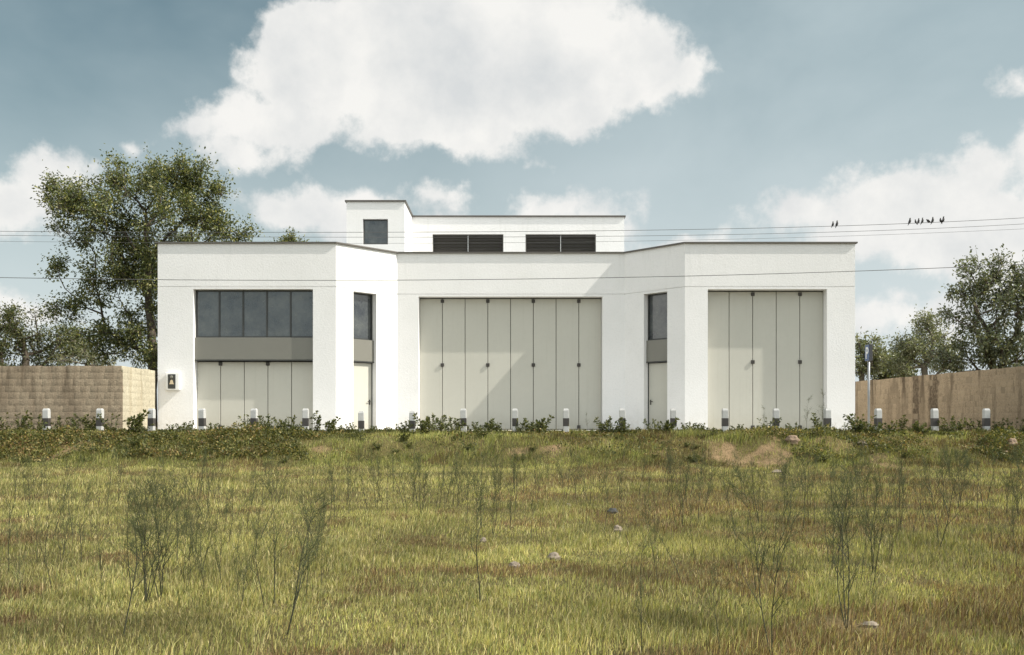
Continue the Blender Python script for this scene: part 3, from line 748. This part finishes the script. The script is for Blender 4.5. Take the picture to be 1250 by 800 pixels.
# leafy ground cover on the bank
def cover():
    n0 = 170000
    x = rng.uniform(-19.5, 19.5, n0); y = rng.uniform(26.6, 31.0, n0)
    f = fbm(x * .55, y * .8 + 3, 77, 4)
    leftness = 1 - sstep(-6.2, -3.6, x + 1.2 * (fbm(x * .9, y, 79, 2) - .5))
    want = leftness * .25 + sstep(29.2, 29.7, y) * .14 + .11 * sstep(3, 7, x)
    p = sstep(.50, .64, f + want) * (1 - .75 * soil(x, y))
    p *= .12 + .88 * np.maximum(np.maximum(leftness, sstep(29.2, 29.7, y) * .8), .8 * sstep(4, 7.5, x))
    keep = rng.uniform(0, 1, n0) < p
    x, y, f = x[keep], y[keep], f[keep]; n = len(x)
    hh = (.045 + .80 * np.clip(fbm(x * 1.25, y * 1.5, 83, 4) - .33, 0, 1) * (1 - .9 * sstep(28.6, 29.4, y))) 
    z = base_h(x, y) + hh * rng.uniform(0, 1, n)**.7
    D = rand_dirs(n, .2); N = rand_dirs(n, 1.1); ln = rng.uniform(.035, .10, n)
    V, Fc = leaf_geo(np.stack([x, y, z], 1), D, N, ln, ln * .6)
    pal = np.array([(.075, .085, .028), (.105, .110, .034), (.145, .138, .040), (.060, .070, .028), (.24, .19, .06)])
    c = pal[rng.choice(5, n, p=(.26, .28, .2, .12, .14))] * rng.uniform(.6, 1.4, (n, 1))
    hue = fbm(x * 1.1, y * 1.6, 91, 4); dryl = rng.uniform(0, 1, n) < sstep(.50, .64, hue) * .42; c[dryl] = np.array([(.30, .215, .085), (.22, .135, .06), (.36, .29, .12)])[rng.integers(0, 3, dryl.sum())] * rng.uniform(.6, 1.2, (dryl.sum(), 1))
    yl = rng.uniform(0, 1, n) < .004; c[yl] = (.42, .36, .16)
    tag(np_mesh('ground_cover', V, [Fc], M_COVER, col=np.repeat(c, 4, 0)), 'low dark leafy creeper covering the bank', None, None, 'stuff')
cover()

# ------------------------------------------------------------------ leafy shrubs on the bank edge
def shrub_proto(seed, h, spread, nst, big):
    r = np.random.default_rng(seed); root = empty('shrub'); segs = []; C = []; D = []
    for s in range(nst):
        a = r.uniform(0, 6.283); hh = h * r.uniform(.55, 1.0); q = np.zeros(3); q[:2] = r.normal(size=2) * .05
        d = np.array((math.cos(a) * spread * r.uniform(.2, 1), math.sin(a) * spread * r.uniform(.2, 1), 1.0)); m = 6
        for k in range(m):
            d = d + r.normal(size=3) * .16; d /= np.linalg.norm(d); e = q + d * hh / m; segs.append((q, e, .006 * (1 - k / m) + .002, .006 * (1 - (k + 1) / m) + .002))
            for w in range(3 if k > 0 else 1):
                o = r.normal(size=3); o -= d * o.dot(d); o /= np.linalg.norm(o); C.append(q + (e - q) * r.uniform()); D.append(o * .9 + d * .5)
            q = e
        for w in range(4): o = r.normal(size=3) * .6; C.append(q); D.append(o + d)
    C = np.array(C); D = np.array(D); D /= np.linalg.norm(D, axis=1, keepdims=True); n = len(C)
    N = r.normal(size=(n, 3)) * .5 + np.array((0, 0, 1)); N /= np.linalg.norm(N, axis=1, keepdims=True)
    ln = big * r.uniform(.6, 1.3, n); V, Fc = leaf_geo(C, D, N, ln, ln * .5)
    V2, F2 = tubes_np(segs, 4); np_mesh('stems', V2, [F2], M_WEED, root)
    pal = np.array([(.085, .097, .032), (.115, .122, .040), (.155, .148, .050), (.065, .078, .032)]); c = pal[r.integers(0, 4, n)] * r.uniform(.75, 1.25, (n, 1))
    np_mesh('leaves', V, [Fc], M_COVER, root, col=np.repeat(c, 4, 0)); return root
SPR = [shrub_proto(1, .62, .55, 9, .085), shrub_proto(2, .50, .8, 11, .08), shrub_proto(3, .40, .9, 9, .075), shrub_proto(4, .70, .35, 6, .08), shrub_proto(5, .33, 1.0, 8, .07), shrub_proto(6, .55, .6, 12, .095)]
used = set()
SH = [(8, 3, 1.0, 'at the far left edge of the photo'), (25, 0, 1.0, ''), (45, 1, 1.0, ''), (75, 1, .9, ''), (92, 0, .85, ''), (112, 5, .9, ''), (135, 3, 1.0, 'before the shaded end of the tan wall'), (163, 5, 1.15, 'tallest by the sunlit wall end'), (172, 1, .9, ''),
      (210, 4, .9, ''), (228, 2, .8, ''), (262, 4, .9, ''), (300, 3, .9, ''), (325, 1, 1.0, ''), (345, 5, .8, ''), (358, 1, .9, ''), (388, 0, .95, ''), (402, 5, .85, ''), (425, 2, .8, ''), (455, 4, .7, ''),
      (493, 2, .9, ''), (520, 5, 1.0, 'dense, before the sunlit left end of the central door'), (532, 1, 1.0, ''), (543, 3, .85, ''), (552, 1, .9, ''), (563, 2, 1.0, ''), (583, 4, 1.0, ''), (600, 2, 1.0, ''), (606, 4, .9, ''),
      (634, 3, .8, 'close beside the bollard at the middle seam'), (648, 2, 1.0, ''), (660, 5, .95, 'spreading, before the shaded central door'), (738, 5, .85, ''), (748, 1, .95, ''), (765, 0, .75, ''), (795, 3, .75, 'in front of the right side door'), (808, 2, .85, ''),
      (815, 5, .8, ''), (838, 4, .9, ''), (856, 4, .9, ''), (902, 4, .8, ''), (925, 4, .7, ''), (936, 3, .8, ''), (965, 4, .7, ''), (1000, 0, .9, 'before the right end of the tall door'), (1048, 5, 1.0, ''), (1053, 3, 1.0, 'at the foot of the parking sign'),
      (1085, 2, 1.0, ''), (1100, 0, .8, ''), (1120, 2, .9, ''), (1128, 4, .9, ''), (1160, 1, .9, ''), (1170, 5, .7, ''), (1190, 2, 1.0, ''), (1218, 4, 1.0, ''), (1240, 3, .8, ''), (1262, 1, 1.0, ''), (-15, 0, 1.0, '')]
def shrub_region(px):
    for lim, t in ((195, 'by the tan block wall'), (410, 'below the low folding door'), (500, 'below the left side door'), (625, 'before the sunlit half of the central door'), (735, 'before the shaded half of the central door'), (862, 'below the right side door'), (1044, 'below the tall right door')):
        if px < lim: return t
    return 'by the brown stone wall'
SH += [(random.uniform(-10, 480), random.choice((1, 2, 4)), random.uniform(.35, .65), '') for k in range(34)] + [(random.uniform(480, 1250), random.choice((1, 2, 4)), random.uniform(.4, .7), '') for k in range(34)]
for px, v, s, extra in SH:
    o = SPR[v] if v not in used else copy_tree(SPR[v]); used.add(v)
    Y = random.uniform(29.5, 30.9); X = wx(px, Y); o.location = (X, Y, float(base_h(X, Y)) - .02); o.rotation_euler = (0, 0, random.uniform(0, 6.28)); o.scale = (s * 1.25,) * 3
    tag(o, 'leafy green shrub ' + extra if extra else 'plain leafy shrub of the bank edge ' + shrub_region(px), 'shrub', 'leafy shrubs along the bank edge ' + shrub_region(px))

for k in range(90):
    X = random.uniform(-17.5, 17.5); Y = random.uniform(26.2, 29.4); v = random.choice((1, 2, 4, 5)); px = X / Y * F + CX0
    if float(soil(np.array([X]), np.array([Y]))[0]) > .4: continue
    o = copy_tree(SPR[v]); s = random.uniform(.45, .95); o.location = (X, Y, float(base_h(X, Y)) - .02); o.rotation_euler = (0, 0, random.uniform(0, 6.28)); o.scale = (s, s, s * random.uniform(.55, .9))
    side = 'left' if px < 400 else ('middle' if px < 820 else 'right')
    tag(o, 'low leafy plant growing on the grassy slope of the bank, %s part' % side, 'shrub', 'low plants on the bank slope, %s part' % side)
# ------------------------------------------------------------------ tall feathery weeds in the meadow
def weed_proto(seed, dens, nst=1):
    """slender fennel-like weed: thin stems, steep thin branches, hair-fine twigs with specks"""
    r = np.random.default_rng(seed); root = empty('weed'); segs = []; tw = []; C = []
    def path(q, d, L, m, wob, up, rad, dst, taper=.75):
        pts = [q]
        for k in range(m):
            d = d + r.normal(size=3) * wob + np.array((0, 0, up)); d = d / np.linalg.norm(d); e = q + d * L / m
            dst.append((q, e, rad * (1 - taper * k / m), rad * (1 - taper * (k + 1) / m))); q = e; pts.append(q)
        return pts, d
    def hair(q, d, L):
        o = r.normal(size=3) * .55 + d * 1.0 + np.array((0, 0, .25)); o /= np.linalg.norm(o)
        pts, o2 = path(q, o, L, 2, .12, .05, .0010, tw, .5)
        for p in pts[1:]:
            for b in range(2):
                t = r.normal(size=3) * .8 + o2; t /= np.linalg.norm(t); e = p + t * r.uniform(.012, .045); tw.append((p, e, .0008, .0005))
                if r.uniform() < .55: C.append(e)
    for s_ in range(nst):
        a = r.uniform(0, 6.283); l = r.uniform(.02, .12) if nst == 1 else r.uniform(.06, .26)
        H = r.uniform(.82, 1.0)
        pts, _ = path(np.array((0, 0, -.03)), np.array((math.cos(a) * l, math.sin(a) * l, 1.0)), H, 14, .035, .01, max(.0036, .0048 / nst**.2), segs, .8)
        for k in range(4, 15):
            f = k / 14; p = pts[k]; dd = (pts[k] - pts[k - 1]); dd /= np.linalg.norm(dd)
            for b in range(int(r.uniform() < dens)):
                a = r.uniform(0, 6.283); o = dd + np.array((math.cos(a), math.sin(a), 0)) * r.uniform(.35, .8); o /= np.linalg.norm(o)
                L = H * r.uniform(.16, .36) * (1.35 - .85 * f)
                bp, bd = path(p, o, L, 5, .07, .05, .0022 * (1.25 - .6 * f), segs, .7)
                for q in bp[1:]:
                    for h in range(int(r.integers(1, 4))): hair(q, bd, L * r.uniform(.22, .5))
            if f > .45: hair(p, dd, .07)
        for h in range(4): hair(pts[-1], np.array((0, 0, 1.)), .07)
    V, Fq = tubes_np(segs, 4); np_mesh('stem', V, [Fq], M_WEED, root)
    V, Fq = tubes_np(tw, 3); C = np.array(C); n = len(C)
    D = r.normal(size=(n, 3)); D /= np.linalg.norm(D, axis=1, keepdims=True); N = r.normal(size=(n, 3)); ln = r.uniform(.004, .008, n)
    V2, F2 = leaf_geo(C, D, N, ln, ln * .6)
    col = np.concatenate([np.repeat(np.array([[.095, .108, .05]]), len(V), 0), np.repeat(np.array([(.11, .12, .055), (.34, .32, .22), (.07, .08, .04)])[r.choice(3, n, p=(.5, .2, .3))], 4, 0)])
    np_mesh('foliage', np.concatenate([V, V2]), [Fq, F2 + len(V)], M_WEEDT, root, col=col); return root
WP = [weed_proto(21, .55, 2), weed_proto(22, .6), weed_proto(23, .5, 3), weed_proto(24, .5), weed_proto(25, .6, 6), weed_proto(26, .55, 4), weed_proto(27, .45), weed_proto(28, .7)]
wused = set()
def place_weed(px, by, ty, v, label, group, lean=0):
    X, Y, Z = ground_at(px, by); h = (by - ty) * Y / F
    o = WP[v] if v not in wused else copy_tree(WP[v]); wused.add(v)
    o.location = (X, Y, Z); o.rotation_euler = (0, R(lean), random.uniform(0, 6.28)); o.scale = (h * random.uniform(1.0, 1.35), h * random.uniform(1.0, 1.35), h * 1.02)
    tag(o, label, 'weed', group)
big = 'dark feathery weed '
for px, by, ty, v, lab, ln in [(178, 738, 588, 4, 'with many stems, densest of the clump in the left foreground', 0), (196, 735, 595, 5, 'right beside the densest clump in the left foreground', 4), (160, 728, 600, 0, 'left beside the densest clump in the left foreground', -3),
        (150, 778, 610, 1, 'on a single stem rooted in front of the left foreground clump', 0), (10, 700, 596, 1, 'at the far left edge of the meadow', 0), (28, 742, 650, 3, 'leaning right near the far left edge', 12),
        (350, 776, 596, 0, 'nearest left of centre, leaning right', 5), (334, 738, 590, 3, 'thin and upright, left of the nearest leaning one', 0), (250, 726, 640, 2, 'leaning right, left foreground', 10), (274, 730, 650, 1, 'leaning left, left foreground', -10),
        (586, 738, 560, 1, 'single and straight, below the left of the central door', 0), (601, 654, 560, 2, 'standing behind the single straight one at the centre', 3), (784, 802, 660, 3, 'thin, cut by the bottom edge right of centre', 0),
        (880, 802, 672, 1, 'thin, cut by the bottom edge below the angled right wall', 0), (942, 802, 575, 0, 'the tallest, cut by the bottom edge below the tall right door', -2), (1034, 772, 552, 2, 'tall and bushy, lower right below the building corner', 0),
        (1066, 702, 575, 5, 'forked and bushy, lower right below the parking sign', 3), (1146, 670, 552, 0, 'upright, right meadow below the stained brown wall', 0), (1172, 622, 550, 4, 'dense dark clump with several stems at the right', 0), (1244, 634, 548, 5, 'bushy one at the far right edge', 0)]:
    place_weed(px, by, ty, v, big + lab, 'tall single feathery weeds in the meadow', ln)
CL = [('in the row below the left part of the central door', [(458, 622, 553), (474, 624, 556), (492, 622, 552), (514, 628, 556), (530, 630, 560), (542, 624, 554), (552, 618, 552), (466, 612, 550), (505, 612, 548), (572, 640, 566), (568, 612, 552)]),
      ('scattered in the left meadow', [(90, 668, 606), (124, 722, 640), (60, 640, 580), (110, 640, 585), (218, 690, 600), (292, 746, 668), (300, 642, 570), (372, 730, 640), (392, 722, 640), (402, 638, 560), (235, 650, 575), (262, 660, 590), (130, 610, 555), (40, 612, 562), (190, 625, 560), (320, 618, 560), (345, 610, 556), (262, 612, 555), (215, 602, 552), (75, 598, 552), (382, 604, 552), (425, 628, 562), (245, 700, 610), (308, 690, 610), (100, 690, 600), (45, 690, 615), (225, 730, 630), (385, 690, 600)]),
      ('scattered below the shaded half of the central door', [(632, 620, 566), (656, 618, 556), (690, 610, 556), (640, 604, 550), (672, 600, 550), (715, 612, 558), (738, 600, 552), (612, 600, 548), (760, 640, 580), (592, 605, 550), (625, 650, 590)]),
      ('scattered below the right side door', [(816, 606, 540), (795, 600, 548), (778, 606, 552), (840, 612, 552), (830, 598, 545), (856, 630, 570), (870, 602, 550), (800, 650, 590)]),
      ('scattered in the right meadow', [(986, 638, 556), (996, 642, 566), (1094, 618, 552), (1102, 602, 540), (1112, 654, 580), (1124, 630, 566), (1192, 630, 556), (1182, 616, 552), (1230, 630, 550), (1214, 698, 620), (1070, 762, 690), (925, 640, 570), (905, 612, 556), (960, 618, 560), (1012, 690, 600), (1040, 640, 570), (1052, 612, 552), (1135, 604, 548), (1160, 600, 545), (1208, 604, 548), (1075, 640, 575), (945, 690, 610), (1238, 604, 545), (1020, 606, 550), (975, 604, 552), (1085, 690, 620), (1185, 700, 640), (900, 700, 620)])]
for where, L in CL:
    L = L + [(px + random.uniform(-26, 26), by + random.uniform(-14, 14), ty + random.uniform(-14, 18)) for px, by, ty in L if by < 700]
    for k, (px, by, ty) in enumerate(L):
        place_weed(px + random.uniform(-2, 2), by, ty, random.choice((0, 1, 2, 3, 6, 7, 1, 7)), 'slender feathery weed ' + where, 'feathery weeds ' + where, random.uniform(-11, 11))

for px, by, ty, lab in [(985, 527, 486, 'thin feathery weed standing against the tall right door, left of its last seam'), (1003, 528, 479, 'taller thin feathery weed against the tall right door near its right end'), (932, 527, 497, 'short feathery weed before the middle of the tall right door'), (717, 527, 505, 'lone spindly weed before the right leaves of the central door')]:
    place_weed(px, by, ty, 3, lab, 'feathery weeds against the doors', 0)
for k in range(70):
    py = random.choice((random.uniform(592, 650), random.uniform(592, 650), random.uniform(640, 740))); px = random.choice((random.uniform(0, 430), random.uniform(780, 1250), random.uniform(0, 1250)))
    side = 'left' if px < 417 else ('middle' if px < 833 else 'right')
    place_weed(px, py, py - random.uniform(40, 62) * (1 + (py - 600) / 130), random.choice((1, 3, 6, 7)), 'thin wispy weed rising from the grass, %s third of the meadow' % side, 'wispy weeds, %s third of the meadow' % side, random.uniform(-12, 12))
# ------------------------------------------------------------------ rocks
def rock(px, py, w, hgt, mat, label, seed, sink=.62):
    w *= .95; hgt *= .9
    r = np.random.default_rng(seed); X, Y, Z = ground_at(px, py); bm = bmesh.new()
    bmesh.ops.create_icosphere(bm, subdivisions=3, radius=1)
    pl = [(rand / np.linalg.norm(rand), r.uniform(.72, .95)) for rand in r.normal(size=(9, 3))]
    s = w * Y / F / 2; hz = hgt * Y / F / 2
    for v in bm.verts:
        p = np.array(v.co)
        for n, d in pl:
            e = p.dot(n) - d
            if e > 0: p = p - n * e * .9
        p = p * (1 + .08 * (math.sin(p[0] * 7 + seed) * math.sin(p[1] * 6) + math.sin(p[2] * 9)))
        v.co = (p[0] * s, p[1] * s * .85, p[2] * hz * 1.25)
    o = obj('rock', bm, mat); o.location = (X, Y, Z + hz * (1 - sink)); o.rotation_euler = (0, 0, r.uniform(0, 6))
    tag(o, label, 'rock', 'rocks lying in the meadow and on the bank')
rock(754, 651, 15, 13, M_ROCK, 'pale rounded rock in the grass just below the black rock', 1)
rock(748, 627, 15, 9, M_ROCK3, 'black rock in the grass at mid meadow', 2)
rock(676, 684, 19, 13, M_ROCK, 'pale cream rock in the dry grass left of the rounded one', 3)
rock(628, 694, 15, 11, M_ROCK, 'grey pale rock in the reddish grass patch below the central door', 4)
rock(590, 663, 10, 9, M_ROCK, 'small pale rock beside the single straight weed at centre', 5)
rock(694, 619, 9, 6, M_ROCK, 'tiny pale rock in the middle of the meadow', 6)
rock(967, 541, 20, 12, M_ROCK2, 'brown rock on top of the bare soil mound at the right bank', 7)
rock(1052, 544, 17, 9, M_ROCK, 'pale flat rock on the bank below the parking sign', 8)
rock(1070, 545, 8, 7, M_ROCK, 'small pale rock right of the flat one on the bank', 9)
rock(1236, 546, 17, 14, M_ROCK2, 'brown boulder at the far right of the bank', 10)
rock(949, 578, 15, 6, M_ROCK, 'pale stone at the foot of the soil mound', 11)
rock(1062, 766, 22, 8, M_ROCK, 'flat pale stone on bare soil in the right foreground', 12, .5)

# ------------------------------------------------------------------ camera
cam = bpy.data.cameras.new('camera'); co = bpy.data.objects.new('camera', cam); COL.objects.link(co)
co.location = (0, 0, CZ); co.rotation_euler = (R(90), 0, 0)
cam.sensor_width = 36; cam.sensor_fit = 'HORIZONTAL'; cam.lens = 36 * F / 1250; cam.shift_y = (HY - 400) / 1250
cam.clip_start = .05; cam.clip_end = 4000; scene.camera = co

# ------------------------------------------------------------------ sun and sky
SV = Vector((5.7, -1.0, 5.4)).normalized()                # towards the sun
EL = math.asin(SV.z); AZ = math.atan2(SV.x, SV.y)          # azimuth clockwise from +Y
sl = bpy.data.lights.new('sun', 'SUN'); sl.energy = 4.8; sl.angle = R(.55); sl.color = (1.0, .945, .85)
so = bpy.data.objects.new('sun', sl); COL.objects.link(so); so.rotation_euler = SV.to_track_quat('Z', 'Y').to_euler(); so.location = (30, -5, 30)
W = bpy.data.worlds.new('World'); scene.world = W; W.use_nodes = True
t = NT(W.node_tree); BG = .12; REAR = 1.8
sky = t.n('ShaderNodeTexSky', sky_type='NISHITA', sun_disc=False, sun_elevation=EL, sun_rotation=AZ, altitude=50, air_density=1.0, dust_density=1.6, ozone_density=1.3)
dirv = t.n('ShaderNodeTexCoord').outputs['Generated']
sp = t.n('ShaderNodeSeparateXYZ', {0: dirv}); dx, dy, dz = sp.outputs
az = t.math('ARCTAN2', dx, dy); el = t.math('ARCSINE', dz)
wn = t.noise(dirv, 9, 6, .6, out=1)
wn2 = t.noise(dirv, 30, 5, .6, out=1)
wv = t.n('ShaderNodeVectorMath', {0: wn, 1: (-.5, -.5, -.5)}, operation='ADD').outputs[0]
wv = t.n('ShaderNodeVectorMath', {0: wv, 1: (.10, .07, 0)}, operation='MULTIPLY').outputs[0]
wv2 = t.n('ShaderNodeVectorMath', {0: wn2, 1: (-.5, -.5, -.5)}, operation='ADD').outputs[0]
wv2 = t.n('ShaderNodeVectorMath', {0: wv2, 1: (.03, .022, 0)}, operation='MULTIPLY').outputs[0]
pc = t.n('ShaderNodeCombineXYZ', {0: az, 1: el, 2: 0.0}).outputs[0]
pw = t.n('ShaderNodeVectorMath', {0: t.n('ShaderNodeVectorMath', {0: pc, 1: wv}, operation='ADD').outputs[0], 1: wv2}, operation='ADD').outputs[0]
CLOUDS = [(420, 80, 150, 95), (560, 70, 215, 125), (520, 145, 170, 75), (665, 80, 185, 105), (765, 75, 95, 80), (840, 88, 48, 44), (350, 158, 140, 55), (236, 150, 46, 32), (285, 178, 72, 38), (715, 135, 82, 46), (560, -30, 210, 90), (660, -5, 170, 75),
          (170, 186, 30, 19), (645, 195, 50, 18), (350, 258, 88, 44), (450, 272, 130, 44), (530, 240, 50, 28), (682, 250, 98, 36), (720, 275, 95, 40), (62, 212, 84, 44), (5, 235, 110, 58),
          (20, 378, 120, 36), (1110, 245, 160, 58), (1185, 205, 95, 50), (985, 255, 105, 40), (1220, 290, 160, 90), (1060, 290, 180, 40), (1245, 92, 42, 28), (1330, 200, 130, 90), (820, 296, 130, 24), (1120, 390, 170, 40)]
def azel(px, py):
    v = Vector(((px - CX0), F, (HY - py))).normalized(); return math.atan2(v.x, v.y), math.asin(v.z)
def field(p):
    f = None
    for cx, cy, rx, ry in CLOUDS:
        a0, e0 = azel(cx, cy); a1, _ = azel(cx + rx, cy); _, e1 = azel(cx, cy - ry); ia, ie = 1 / max(1e-3, a1 - a0), 1 / max(1e-3, e1 - e0)
        q = t.n('ShaderNodeVectorMath', {0: p, 1: (ia, ie, 0), 2: (-a0 * ia, -e0 * ie, 0)}, operation='MULTIPLY_ADD').outputs[0]
        l = t.n('ShaderNodeVectorMath', {0: q}, operation='LENGTH').outputs['Value']
        # soft-edged blob, in radians so that small clouds get small borders
        v = t.math('MULTIPLY', t.math('SUBTRACT', 1.0, l), min(1 / ia, 1 / ie * 1.3) * 12)
        f = v if f is None else t.math('SMOOTH_MAX', f, v, .22)
    return f
f0 = field(pw)
fb = t.noise(dirv, 16, 8, .62)
# clouds in the rest of the sky, out of the photograph
rest = t.math('SUBTRACT', t.math('MULTIPLY', t.noise(dirv, 2.6, 6, .6), 5.0), 2.3)
rest = t.math('SUBTRACT', rest, t.maprange(t.math('ABSOLUTE', az), .55, .85, 4.0, 0.0))
fa = t.math('MAXIMUM', f0, rest)
fa = t.math('ADD', fa, t.math('MULTIPLY', t.math('SUBTRACT', fb, .5), .9))
dens = t.maprange(fa, .08, .34, 0, 1, True)
# relief: compare the cloud noise here and a little towards the sun
off = t.n('ShaderNodeVectorMath', {0: dirv, 1: (SV.x * .035, SV.y * .035, SV.z * .045)}, operation='ADD').outputs[0]
rel = t.math('SUBTRACT', t.noise(dirv, 7, 7, .58), t.noise(off, 7, 7, .58))
lum = t.math('ADD', .55, t.math('MULTIPLY', rel, 3.0), clamp=True)
lum = t.math('ADD', lum, t.math('MULTIPLY', t.maprange(fa, .3, 1.6, .14, -.08), 1.0), clamp=True)
k = 1 / BG
cl = t.mix(lum, (.53 * k, .545 * k, .55 * k), (.71 * k, .70 * k, .675 * k))
veil = t.noise(t.n('ShaderNodeMapping', {'Vector': dirv, 'Scale': (2.2, 2.2, 4)}).outputs[0], 1.3, 5, .55, dist=.3)
skc = t.mix(1.0, sky.outputs[0], (.53, .62, .48), 'MULTIPLY')
vf = t.math('ADD', t.maprange(veil, .38, .72, .0, .34), t.maprange(az, -.28, .30, .06, .52, True), clamp=True)
skc = t.mix(vf, skc, (.43 * k, .50 * k, .52 * k))
hz = t.maprange(el, .0, .42, .85, 0, True)
skc = t.mix(hz, skc, (.54 * k, .585 * k, .60 * k))
fin = t.mix(t.math('MULTIPLY', dens, .96), skc, cl)
# added gain on the unseen sky behind the camera, for extra fill light
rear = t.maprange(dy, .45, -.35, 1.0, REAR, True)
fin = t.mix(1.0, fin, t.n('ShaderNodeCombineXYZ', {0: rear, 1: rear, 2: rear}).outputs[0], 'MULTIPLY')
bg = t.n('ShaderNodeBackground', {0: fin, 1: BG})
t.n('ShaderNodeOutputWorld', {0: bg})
W.cycles.sampling_method = 'MANUAL'; W.cycles.sample_map_resolution = 512

scene.view_settings.view_transform = 'Standard'; scene.view_settings.look = 'None'; scene.view_settings.exposure = 0.42; scene.view_settings.gamma = 1.0
scene.view_settings.use_curve_mapping = False
scene.render.engine = 'CYCLES'
scene.cycles.use_denoising = True
scene.cycles.max_bounces = 6; scene.cycles.diffuse_bounces = 3; scene.cycles.glossy_bounces = 3; scene.cycles.transmission_bounces = 3; scene.cycles.transparent_max_bounces = 6
